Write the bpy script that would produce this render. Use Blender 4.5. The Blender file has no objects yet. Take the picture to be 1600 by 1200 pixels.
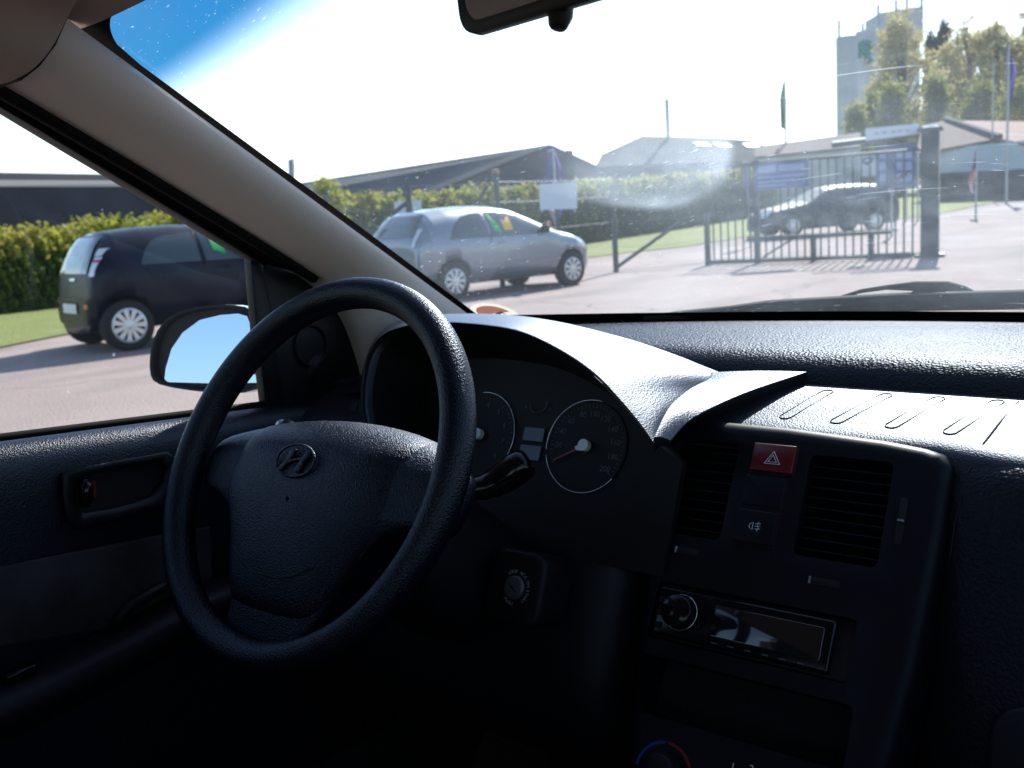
import bpy, bmesh, math, random
import numpy as np
from mathutils import Vector, Matrix
from mathutils.geometry import intersect_ray_tri
R = math.radians
sc = bpy.context.scene
col = sc.collection
random.seed(7); rng = np.random.default_rng(7)

# ------------------------------------------------------------------ camera
CAM = Vector((0.3594, -0.5692, 1.1787)); YAW, PIT, ROLL, FPX = R(38.65), R(-9.475), R(3.676), 1532.4
fw = Vector((-math.sin(YAW)*math.cos(PIT), math.cos(YAW)*math.cos(PIT), math.sin(PIT)))
r0 = Vector((math.cos(YAW), math.sin(YAW), 0)); u0 = r0.cross(fw)
rt = r0*math.cos(ROLL) - u0*math.sin(ROLL); up = rt.cross(fw)
cd = bpy.data.cameras.new('camera'); co = bpy.data.objects.new('camera', cd); col.objects.link(co)
m = Matrix((rt, up, -fw)).transposed().to_4x4(); m.translation = CAM; co.matrix_world = m
cd.sensor_width = 22.3; cd.lens = FPX/1600*22.3; cd.clip_start = 0.02; cd.clip_end = 3000
cd.dof.use_dof = True; cd.dof.focus_distance = 0.92; cd.dof.aperture_fstop = 6.3; cd.dof.aperture_blades = 7
sc.camera = co
# ------------------------------------------------------------------ sky, sun, exposure
SUN_AZ, SUN_EL = R(-14), R(37)      # azimuth from +Y towards +X
sund = Vector((math.sin(SUN_AZ)*math.cos(SUN_EL), math.cos(SUN_AZ)*math.cos(SUN_EL), math.sin(SUN_EL)))
w = bpy.data.worlds.new('World'); sc.world = w; w.use_nodes = True
nt = w.node_tree; bg = nt.nodes['Background']; sky = nt.nodes.new('ShaderNodeTexSky')
sky.sky_type = 'NISHITA'; sky.sun_disc = False; sky.sun_elevation = SUN_EL; sky.sun_rotation = SUN_AZ
sky.air_density = 1.0; sky.dust_density = 0.6; sky.ozone_density = 1.0
nt.links.new(sky.outputs[0], bg.inputs[0]); bg.inputs[1].default_value = 0.12
sl = bpy.data.lights.new('sun', 'SUN'); sl.energy = 4.2; sl.angle = R(0.5); sl.color = (1, .95, .87)
so = bpy.data.objects.new('sun', sl); col.objects.link(so); so.rotation_euler = sund.to_track_quat('Z', 'Y').to_euler()
sc.view_settings.view_transform = 'Standard'; sc.view_settings.look = 'None'
sc.view_settings.exposure = 1.12; sc.view_settings.gamma = 1
sc.cycles.use_denoising = True
sc.cycles.max_bounces = 8; sc.cycles.transparent_max_bounces = 24; sc.cycles.sample_clamp_indirect = 6
sc.cycles.caustics_reflective = False; sc.cycles.caustics_refractive = False

# ------------------------------------------------------------------ measuring helpers (a point of the photograph -> a point of the place)
def ray(px, py): return fw + rt*((px-800)/FPX) - up*((py-600)/FPX)
def onax(px, py, ax, v):
    d = ray(px, py); return CAM + d*((v-CAM[ax])/d[ax])
def onx(px, py, v): return onax(px, py, 0, v)
def ony(px, py, v): return onax(px, py, 1, v)
def onz(px, py, v): return onax(px, py, 2, v)
def at(px, py, dep): return CAM + ray(px, py)*dep
def T(x, y):
    s = y-24; s = 0.5*(s+math.sqrt(s*s+30)); return 0.028*s*(1/(1+s/160)) - 0.028*0.3 if y > 8 else 0.0
def Tz(x, y): return max(0.0, T(x, y))
def G(px, py):
    d = ray(px, py); t = 3.0
    while t < 600:
        p = CAM+d*t
        if p.z <= Tz(p.x, p.y): break
        t *= 1.004
    return Vector((p.x, p.y, Tz(p.x, p.y)))

# ------------------------------------------------------------------ object helpers
def setp(o, label=None, cat=None, group=None, kind=None):
    if label: o['label'] = label
    if cat: o['category'] = cat
    if group: o['group'] = group
    if kind: o['kind'] = kind
    return o
def empty(name, loc=(0,0,0), rz=0, **k):
    o = bpy.data.objects.new(name, None); col.objects.link(o); o.location = loc; o.rotation_euler = (0,0,rz)
    o.empty_display_size = .1
    return setp(o, **k)
def mesh(name, v, f, mat, parent=None, smooth=False, local=False, mi=None, **k):
    me = bpy.data.meshes.new(name); me.from_pydata([tuple(p) for p in v], [], f); 
    for mm in (mat if isinstance(mat, (list, tuple)) else [mat]): me.materials.append(mm)
    if mi is not None: me.polygons.foreach_set('material_index', mi)
    if smooth: me.polygons.foreach_set('use_smooth', [True]*len(me.polygons))
    me.validate(); me.update()
    o = bpy.data.objects.new(name, me); col.objects.link(o)
    if parent: o.parent = parent
    return setp(o, **k)
def subs(o, n=2):
    s = o.modifiers.new('s', 'SUBSURF'); s.levels = n; s.render_levels = n; return o
def bev(o, wd=.003, n=2):
    b = o.modifiers.new('b', 'BEVEL'); b.width = wd; b.segments = n; b.limit_method = 'ANGLE'; b.angle_limit = R(40); b.harden_normals = False
    o.data.polygons.foreach_set('use_smooth', [True]*len(o.data.polygons)); 
    return o
def solid(o, t=.003, off=0):
    s = o.modifiers.new('t', 'SOLIDIFY'); s.thickness = t; s.offset = off; return o
def loft(name, rows, mat, parent=None, closed=False, sub=0, **k):
    n = len(rows[0]); v = [p for r in rows for p in r]; f = []
    for i in range(len(rows)-1):
        for j in range(n if closed else n-1):
            a = i*n+j; b = i*n+(j+1) % n; f.append((a, b, b+n, a+n))
    o = mesh(name, v, f, mat, parent, True, **k)
    if sub: subs(o, sub)
    return o
def boxm(c, s, M=None):
    v = [Vector((c[0]+s[0]*x/2, c[1]+s[1]*y/2, c[2]+s[2]*z/2)) for x in (-1,1) for y in (-1,1) for z in (-1,1)]
    if M: v = [M @ p for p in v]
    return v, [(0,1,3,2),(4,6,7,5),(0,4,5,1),(2,3,7,6),(0,2,6,4),(1,5,7,3)]
def join(parts):
    V, F = [], []
    for v, f in parts:
        n = len(V); V += list(v); F += [tuple(i+n for i in q) for q in f]
    return V, F
def tube(pts, r, n=10, closed=False, cap=True):
    pts = [Vector(p) for p in pts]; rr = r if isinstance(r, (list, tuple)) else [r]*len(pts)
    V, F = [], []; N = len(pts); prev = None
    for i, p in enumerate(pts):
        a = pts[(i+1) % N] if (closed or i < N-1) else p; b = pts[i-1] if (closed or i > 0) else p
        t = (a-b).normalized()
        ref = prev if prev is not None else (Vector((0,0,1)) if abs(t.z) < .9 else Vector((1,0,0)))
        x = (ref - t*ref.dot(t)).normalized(); prev = x; y = t.cross(x)
        for j in range(n):
            q = 2*math.pi*j/n; V.append(p + (x*math.cos(q)+y*math.sin(q))*rr[i])
    for i in range(N if closed else N-1):
        for j in range(n):
            a = i*n+j; b = i*n+(j+1) % n; c = ((i+1) % N)*n
            F.append((a, b, c+(j+1) % n, c+j))
    if cap and not closed:
        F.append(tuple(range(n))[::-1]); F.append(tuple((N-1)*n+j for j in range(n)))
    return V, F
class Plane:
    def __init__(s, P, tilt, off=0):
        t = R(tilt); s.n = Vector((0, -math.cos(t), math.sin(t))); s.b = Vector((0, math.sin(t), math.cos(t))); s.a = Vector((1,0,0))
        s.P = Vector(P)+s.n*off
    def __call__(s, u, v, h=0): return s.P + s.a*u + s.b*v + s.n*h
    def px(s, x, y, h=0):
        d = ray(x, y); P = s.P+s.n*h; return CAM + d*((P-CAM).dot(s.n)/d.dot(s.n))
    def uv(s, x, y):
        q = s.px(x, y)-s.P; return q.dot(s.a), q.dot(s.b)
    def mat(s, u=0, v=0, h=0):
        M = Matrix((s.a, s.b, s.n)).transposed().to_4x4(); M.translation = s(u, v, h); return M
def prism(pl, out, h0, h1):
    n = len(out); V = [pl(u, v, h0) for u, v in out]+[pl(u, v, h1) for u, v in out]
    F = [tuple(range(n))[::-1], tuple(range(n, 2*n))]+[(i, (i+1) % n, n+(i+1) % n, n+i) for i in range(n)]
    return V, F
def rrect(u0, v0, u1, v1, r=.004, n=4):
    o = []
    for cx, cy, a0 in ((u1-r, v1-r, 0), (u0+r, v1-r, 90), (u0+r, v0+r, 180), (u1-r, v0+r, 270)):
        for k in range(n+1):
            a = R(a0+90*k/n); o.append((cx+r*math.cos(a), cy+r*math.sin(a)))
    return o
def arc(cu, cv, r, a0, a1, n=40, rv=None):
    rv = rv or r
    return [(cu+r*math.cos(R(a0+(a1-a0)*i/n)), cv+rv*math.sin(R(a0+(a1-a0)*i/n))) for i in range(n+1)]
def fixn(o):
    bm = bmesh.new(); bm.from_mesh(o.data); bmesh.ops.recalc_face_normals(bm, faces=bm.faces); bm.to_mesh(o.data); bm.free(); return o
def cut(o, V, F, mat=None):
    c = mesh('cutter', V, F, mat or o.data.materials[0]); fixn(c); fixn(o)
    b = o.modifiers.new('c', 'BOOLEAN'); b.object = c; b.operation = 'DIFFERENCE'; b.solver = 'EXACT'
    bpy.context.view_layer.update(); dg = bpy.context.evaluated_depsgraph_get()
    me = bpy.data.meshes.new_from_object(o.evaluated_get(dg)); o.modifiers.clear(); o.data = me
    bpy.data.objects.remove(c); return o
def text(name, s, size, M, mat, parent, ext=.0002, align='CENTER', sx=1):
    cu = bpy.data.curves.new(name, 'FONT'); cu.body = s; cu.size = size; cu.align_x = align; cu.align_y = 'CENTER'; cu.extrude = ext; cu.resolution_u = 3
    t = bpy.data.objects.new(name, cu); col.objects.link(t); bpy.context.view_layer.update()
    me = bpy.data.meshes.new_from_object(t.evaluated_get(bpy.context.evaluated_depsgraph_get())); bpy.data.objects.remove(t)
    me.transform(M @ Matrix.Diagonal((sx, 1, 1, 1))); me.materials.clear(); me.materials.append(mat)
    o = bpy.data.objects.new(name, me); col.objects.link(o)
    if parent: o.parent = parent
    return o

# ------------------------------------------------------------------ materials
def mat(name, c, rough=.5, metal=0, spec=.5, bump=None, noise=None, emis=None, coat=0, alpha=None):
    m = bpy.data.materials.new(name); m.use_nodes = True; n = m.node_tree.nodes; L = m.node_tree.links; b = n['Principled BSDF']
    b.inputs['Base Color'].default_value = (*c, 1); b.inputs['Roughness'].default_value = rough; b.inputs['Metallic'].default_value = metal
    b.inputs['Specular IOR Level'].default_value = spec; b.inputs['Coat Weight'].default_value = coat
    tc = n.new('ShaderNodeTexCoord')
    if noise:  # (scale, other colour, detail)
        t = n.new('ShaderNodeTexNoise'); t.inputs['Scale'].default_value = noise[0]; t.inputs['Detail'].default_value = 6
        r = n.new('ShaderNodeValToRGB'); r.color_ramp.elements[0].position = .35; r.color_ramp.elements[1].position = .65
        r.color_ramp.elements[0].color = (*c, 1); r.color_ramp.elements[1].color = (*noise[1], 1)
        L.new(tc.outputs['Object'], t.inputs['Vector']); L.new(t.outputs['Fac'], r.inputs[0]); L.new(r.outputs[0], b.inputs['Base Color'])
    if bump:   # (kind, scale, distance)
        if bump[0] == 'v':
            t = n.new('ShaderNodeTexVoronoi'); t.inputs['Scale'].default_value = bump[1]; t.feature = 'SMOOTH_F1'; t.inputs['Smoothness'].default_value = .4; o = t.outputs['Distance']
        else:
            t = n.new('ShaderNodeTexNoise'); t.inputs['Scale'].default_value = bump[1]; t.inputs['Detail'].default_value = 3; o = t.outputs['Fac']
        L.new(tc.outputs['Object'], t.inputs['Vector'])
        bp = n.new('ShaderNodeBump'); bp.inputs['Distance'].default_value = bump[2]; bp.inputs['Strength'].default_value = 1
        L.new(o, bp.inputs['Height']); L.new(bp.outputs[0], b.inputs['Normal'])
    if emis: b.inputs['Emission Color'].default_value = (*emis, 1); b.inputs['Emission Strength'].default_value = 1
    return m
M = dict(
 dash=mat('dash_plastic', (.014,.017,.026), .42, spec=.25, bump=('v', 270, .0008)),
 tray=mat('tray_plastic', (.02,.022,.03), .38, bump=('v', 420, .0004)),
 smooth=mat('smooth_plastic', (.005,.006,.009), .5, bump=('n', 900, .0001), spec=.3),
 panel=mat('panel_plastic', (.0036,.0045,.0075), .46, spec=.18, bump=('n', 700, .0001)),
 black=mat('black_plastic', (.004,.004,.005), .55, spec=.3),
 gloss=mat('gloss_black', (.005,.005,.006), .16, spec=.3),
 rim=mat('rim_plastic', (.009,.010,.015), .40, spec=.4, bump=('v', 620, .0006)),
 hub=mat('hub_plastic', (.009,.011,.018), .48, spec=.35, bump=('v', 700, .0004)),
 beige=mat('beige_trim', (.76,.67,.61), .6, bump=('v', 900, .0002)),
 head=mat('headliner_cloth', (.44,.36,.31), .95, bump=('n', 1500, .0003)),
 rubber=mat('rubber_seal', (.005,.005,.005), .7, spec=.08),
 fabric=mat('door_fabric', (.055,.052,.055), .95, spec=.1, bump=('n', 1200, .0005), noise=(22, (.032,.028,.03))),
 carpet=mat('carpet', (.02,.02,.022), 1, bump=('n', 600, .002)),
 mirror=mat('mirror_silver', (.9,.92,.95), .02, 1),
 chrome=mat('chrome', (.75,.75,.76), .15, 1),
 red=mat('red_button', (.115,.003,.006), .35),
 redp=mat('red_paint', (.22,.005,.005), .5), bluep=mat('blue_paint', (.005,.03,.25), .5),
 white=mat('white_print', (.7,.72,.75), .5), grey=mat('grey_print', (.085,.09,.11), .5),
 lcd=mat('lcd', (.10,.13,.17), .3), cap=mat('needle_cap', (.8,.84,.88), .4), ring=mat('gauge_ring', (.75,.78,.85), .25, .6),
 needle=mat('needle', (.28,.02,.03), .4),
 carblue=mat('own_paint', (.25,.29,.36), .3, .6, coat=1),
 card=mat('brown_card', (.25,.17,.12), .9),
 postdark=mat('green_metal', (.018,.032,.03), .5), galv=mat('galvanised', (.35,.37,.38), .45, .5),
 cloud=mat('sign_white', (.62,.66,.68), .6), blue=mat('banner_blue', (.05,.10,.22), .6), purple=mat('flag_purple', (.16,.10,.48), .8),
 orange=mat('flag_orange', (.78,.42,.30), .8), pink=mat('flag_pink', (.7,.55,.65), .8), green=mat('flag_green', (.02,.28,.12), .8),
 tyre=mat('tyre', (.012,.012,.013), .85), alloy=mat('hubcap_silver', (.62,.63,.66), .3, .5), dark=mat('arch_dark', (.006,.006,.006), .9),
 silver=mat('silver_paint', (.19,.22,.27), .30, .55, coat=1), navy=mat('navy_paint', (.003,.005,.016), .35, .0, spec=.2, coat=.06), night=mat('dark_paint', (.05,.065,.075), .5, .2),
 glassd=mat('car_glass', (.02,.03,.03), .04, spec=.8, coat=1), lampr=mat('lamp_red', (.4,.02,.02), .15, coat=1), lampw=mat('lamp_clear', (.75,.75,.78), .15, .3, coat=1),
 gcard=mat('green_card', (.02,.4,.1), .6), ycard=mat('yellow_card', (.8,.42,.03), .6), plate=mat('plate_white', (.75,.76,.78), .5),
 bark=mat('bark', (.07,.055,.04), .9, bump=('n', 20, .02)), concrete=mat('concrete', (.52,.54,.58), .9, noise=(.15, (.42,.44,.49))),
 roofd=mat('roof_slate', (.05,.056,.075), .85, spec=.2, noise=(.25, (.035,.04,.055))), walld=mat('wall_dark', (.032,.035,.065), .8, spec=.2, noise=(.25, (.022,.024,.045))),
 roofr=mat('roof_tile', (.11,.06,.05), .9, noise=(2, (.075,.045,.04))), roofg=mat('roof_grey', (.085,.085,.085), .9, spec=.1, noise=(.2, (.06,.06,.062))),
 wallw=mat('wall_white', (.52,.55,.62), .85, noise=(.3, (.42,.46,.54))), stone=mat('stone_wall', (.1,.085,.085), .9, noise=(1.5, (.05,.045,.05))),
 stripe=mat('stripe_light', (.13,.125,.16), .7), sky_l=mat('skylight', (.6,.62,.62), .3), skyo=mat('skylight_orange', (.7,.35,.18), .4),
)
def schlick(n, L, f0, k=1.0, nrm=None):      # two-sided fresnel
    lw = n.new('ShaderNodeLayerWeight'); lw.inputs[0].default_value = .5
    if nrm: L.new(nrm, lw.inputs['Normal'])
    p = n.new('ShaderNodeMath'); p.operation = 'POWER'; p.inputs[1].default_value = 5; L.new(lw.outputs['Facing'], p.inputs[0])
    a = n.new('ShaderNodeMath'); a.operation = 'MULTIPLY_ADD'; a.inputs[1].default_value = (1-f0)*k; a.inputs[2].default_value = f0; a.use_clamp = True; L.new(p.outputs[0], a.inputs[0]); return a.outputs[0]
def grained(name, c, rough, scale, dist, ior=1.45, k=.5):
    # moulded plastic: dull base under a tight highlight broken up by the leather grain
    m = bpy.data.materials.new(name); m.use_nodes = True; n = m.node_tree.nodes; L = m.node_tree.links
    n.remove(n['Principled BSDF']); tc = n.new('ShaderNodeTexCoord'); v = n.new('ShaderNodeTexVoronoi'); v.feature = 'SMOOTH_F1'; v.inputs['Scale'].default_value = scale; v.inputs['Smoothness'].default_value = .35
    wn = n.new('ShaderNodeTexNoise'); wn.inputs['Scale'].default_value = scale*.35; wn.inputs['Detail'].default_value = 2
    wm = n.new('ShaderNodeVectorMath'); wm.operation = 'MULTIPLY_ADD'; wm.inputs[1].default_value = (1.2/scale,)*3
    L.new(tc.outputs['Object'], wn.inputs['Vector']); L.new(wn.outputs['Color'], wm.inputs[0]); L.new(tc.outputs['Object'], wm.inputs[2]); L.new(wm.outputs[0], v.inputs['Vector'])
    b = n.new('ShaderNodeBump'); b.inputs['Distance'].default_value = dist; L.new(v.outputs['Distance'], b.inputs['Height'])
    n2 = n.new('ShaderNodeTexNoise'); n2.inputs['Scale'].default_value = scale*5; b2 = n.new('ShaderNodeBump'); b2.inputs['Distance'].default_value = dist*.12; L.new(tc.outputs['Object'], n2.inputs['Vector']); L.new(n2.outputs['Fac'], b2.inputs['Height']); L.new(b.outputs[0], b2.inputs['Normal'])
    d = n.new('ShaderNodeBsdfDiffuse'); d.inputs[0].default_value = (*c, 1); g = n.new('ShaderNodeBsdfGlossy'); g.distribution = 'BECKMANN'; g.inputs['Roughness'].default_value = rough; g.inputs[0].default_value = (.82, .87, 1, 1)
    f = schlick(n, L, ((ior-1)/(ior+1))**2, k, b2.outputs[0]); mx = n.new('ShaderNodeMixShader')
    for s in (d, g): L.new(b2.outputs[0], s.inputs['Normal'])
    L.new(f, mx.inputs[0]); L.new(d.outputs[0], mx.inputs[1]); L.new(g.outputs[0], mx.inputs[2]); L.new(mx.outputs[0], n['Material Output'].inputs[0]); return m
M['dash'] = grained('dash_plastic', (.013,.014,.018), .40, 330, .0007, 1.24, .20)
M['tray'] = grained('tray_plastic', (.016,.018,.023), .44, 520, .00028, 1.5, .50)
M['rim'] = grained('rim_plastic', (.0042,.005,.010), .42, 640, .00045, 1.42, .42)
M['hub'] = grained('hub_plastic', (.0034,.0042,.010), .44, 700, .0006, 1.42, .5)
M['mirror_out'] = mat('mirror_tinted', (.34,.44,.58), .02, 1)
def stripes(m, axis, scale, dark):
    n = m.node_tree.nodes; L = m.node_tree.links; b = n['Principled BSDF']; src = b.inputs['Base Color'].links[0].from_socket
    tc = n.new('ShaderNodeTexCoord'); w_ = n.new('ShaderNodeTexWave'); w_.bands_direction = axis; w_.inputs['Scale'].default_value = scale; w_.inputs['Distortion'].default_value = .3
    mx = n.new('ShaderNodeMix'); mx.data_type = 'RGBA'; mx.inputs[7].default_value = (*dark, 1); mth = n.new('ShaderNodeMath'); mth.operation = 'MULTIPLY'; mth.inputs[1].default_value = .35
    L.new(tc.outputs['Object'], w_.inputs['Vector']); L.new(w_.outputs['Fac'], mth.inputs[0]); L.new(mth.outputs[0], mx.inputs[0]); L.new(src, mx.inputs[6]); L.new(mx.outputs[2], b.inputs['Base Color'])
stripes(M['walld'], 'Z', 2, (.02,.02,.03))
def ground_mat(name, a, b_, sc1, sc2, bump, speck=None, rough=.9):
    m = mat(name, a, rough); n = m.node_tree.nodes; L = m.node_tree.links; b = n['Principled BSDF']; tc = n.new('ShaderNodeTexCoord')
    t1 = n.new('ShaderNodeTexNoise'); t1.inputs['Scale'].default_value = sc1; t1.inputs['Detail'].default_value = 8; t1.inputs['Roughness'].default_value = .65
    t2 = n.new('ShaderNodeTexNoise'); t2.inputs['Scale'].default_value = sc2; t2.inputs['Detail'].default_value = 4
    ad = n.new('ShaderNodeMath'); ad.operation = 'ADD'; L.new(t1.outputs['Fac'], ad.inputs[0]); L.new(t2.outputs['Fac'], ad.inputs[1])
    r = n.new('ShaderNodeMapRange'); r.inputs[1].default_value = .75; r.inputs[2].default_value = 1.25
    mx = n.new('ShaderNodeMix'); mx.data_type = 'RGBA'; mx.inputs[6].default_value = (*a, 1); mx.inputs[7].default_value = (*b_, 1)
    for t in (t1, t2): L.new(tc.outputs['Object'], t.inputs['Vector'])
    L.new(ad.outputs[0], r.inputs[0]); L.new(r.outputs[0], mx.inputs[0]); L.new(mx.outputs[2], b.inputs['Base Color'])
    bp = n.new('ShaderNodeBump'); bp.inputs['Distance'].default_value = bump; L.new(t2.outputs['Fac'], bp.inputs['Height']); L.new(bp.outputs[0], b.inputs['Normal'])
    return m
M['asphalt'] = ground_mat('asphalt', (.20,.145,.135), (.34,.26,.245), .35, 45, .015)
def blotch(m, scale, lo, hi, c, w=.5):
    n = m.node_tree.nodes; L = m.node_tree.links; b = n['Principled BSDF']; src = b.inputs['Base Color'].links[0].from_socket; tc = n.new('ShaderNodeTexCoord')
    mp = n.new('ShaderNodeMapping'); mp.inputs['Scale'].default_value = (1, .35, 1); t = n.new('ShaderNodeTexNoise'); t.inputs['Scale'].default_value = scale; t.inputs['Detail'].default_value = 9; t.inputs['Distortion'].default_value = .6
    r = n.new('ShaderNodeMapRange'); r.inputs[1].default_value = lo; r.inputs[2].default_value = hi; r.inputs[4].default_value = w; mx = n.new('ShaderNodeMix'); mx.data_type = 'RGBA'; mx.inputs[7].default_value = (*c, 1)
    L.new(tc.outputs['Object'], mp.inputs[0]); L.new(mp.outputs[0], t.inputs['Vector']); L.new(t.outputs['Fac'], r.inputs[0]); L.new(r.outputs[0], mx.inputs[0]); L.new(src, mx.inputs[6]); L.new(mx.outputs[2], b.inputs['Base Color'])
def cracks(m, scale, wd, c):
    n = m.node_tree.nodes; L = m.node_tree.links; b = n['Principled BSDF']; src = b.inputs['Base Color'].links[0].from_socket; tc = n.new('ShaderNodeTexCoord')
    wn = n.new('ShaderNodeTexNoise'); wn.inputs['Scale'].default_value = 1.2; va = n.new('ShaderNodeVectorMath'); va.operation = 'ADD'; v = n.new('ShaderNodeTexVoronoi'); v.feature = 'DISTANCE_TO_EDGE'; v.inputs['Scale'].default_value = scale
    r = n.new('ShaderNodeMapRange'); r.inputs[1].default_value = 0; r.inputs[2].default_value = wd; r.inputs[3].default_value = .6; r.inputs[4].default_value = 0; mx = n.new('ShaderNodeMix'); mx.data_type = 'RGBA'; mx.inputs[7].default_value = (*c, 1)
    L.new(tc.outputs['Object'], wn.inputs['Vector']); L.new(wn.outputs['Color'], va.inputs[0]); L.new(tc.outputs['Object'], va.inputs[1]); L.new(va.outputs[0], v.inputs['Vector']); L.new(v.outputs['Distance'], r.inputs[0]); L.new(r.outputs[0], mx.inputs[0]); L.new(src, mx.inputs[6]); L.new(mx.outputs[2], b.inputs['Base Color'])
blotch(M['asphalt'], .22, .52, .68, (.40,.32,.30), .5); blotch(M['asphalt'], .5, .52, .70, (.10,.09,.085), .5); cracks(M['asphalt'], .16, .006, (.06,.05,.05))
M['grass'] = ground_mat('grass', (.15,.18,.035), (.23,.25,.06), .8, 25, .05)
def leafmat(name, c1, c2, c3):
    m = mat(name, c1, .6, spec=.2); n = m.node_tree.nodes; L = m.node_tree.links; b = n['Principled BSDF']
    g = n.new('ShaderNodeNewGeometry'); r = n.new('ShaderNodeValToRGB'); e = r.color_ramp.elements
    e[0].color = (*c1, 1); e[1].color = (*c3, 1); x = e.new(.5); x.color = (*c2, 1)
    tc = n.new('ShaderNodeTexCoord'); t = n.new('ShaderNodeTexNoise'); t.inputs['Scale'].default_value = .9
    a = n.new('ShaderNodeMath'); a.operation = 'MULTIPLY_ADD'; a.inputs[1].default_value = .5
    mr = n.new('ShaderNodeMapRange'); mr.inputs[1].default_value = .3; mr.inputs[2].default_value = .7; mr.inputs[4].default_value = .5
    L.new(tc.outputs['Object'], t.inputs['Vector']); L.new(t.outputs['Fac'], mr.inputs[0])
    L.new(g.outputs['Random Per Island'], a.inputs[0]); L.new(mr.outputs[0], a.inputs[2]); L.new(a.outputs[0], r.inputs[0]); L.new(r.outputs[0], b.inputs['Base Color'])
    tr = n.new('ShaderNodeBsdfTranslucent'); L.new(r.outputs[0], tr.inputs[0]); mix = n.new('ShaderNodeMixShader'); mix.inputs[0].default_value = .45
    L.new(b.outputs[0], mix.inputs[1]); L.new(tr.outputs[0], mix.inputs[2]); L.new(mix.outputs[0], n['Material Output'].inputs[0])
    return m
M['hedgeleaf'] = leafmat('hedge_leaf', (.03,.07,.008), (.08,.14,.015), (.2,.22,.02))
M['hedgetip'] = leafmat('hedge_young_leaf', (.22,.27,.035), (.36,.36,.055), (.40,.29,.09))
M['leafy'] = leafmat('spring_leaf', (.34,.30,.12), (.52,.46,.2), (.62,.5,.28))
M['leafg'] = leafmat('green_leaf', (.16,.18,.05), (.30,.30,.08), (.42,.36,.12))
M['leafd'] = leafmat('conifer_leaf', (.012,.03,.02), (.02,.045,.03), (.03,.06,.04))
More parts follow.
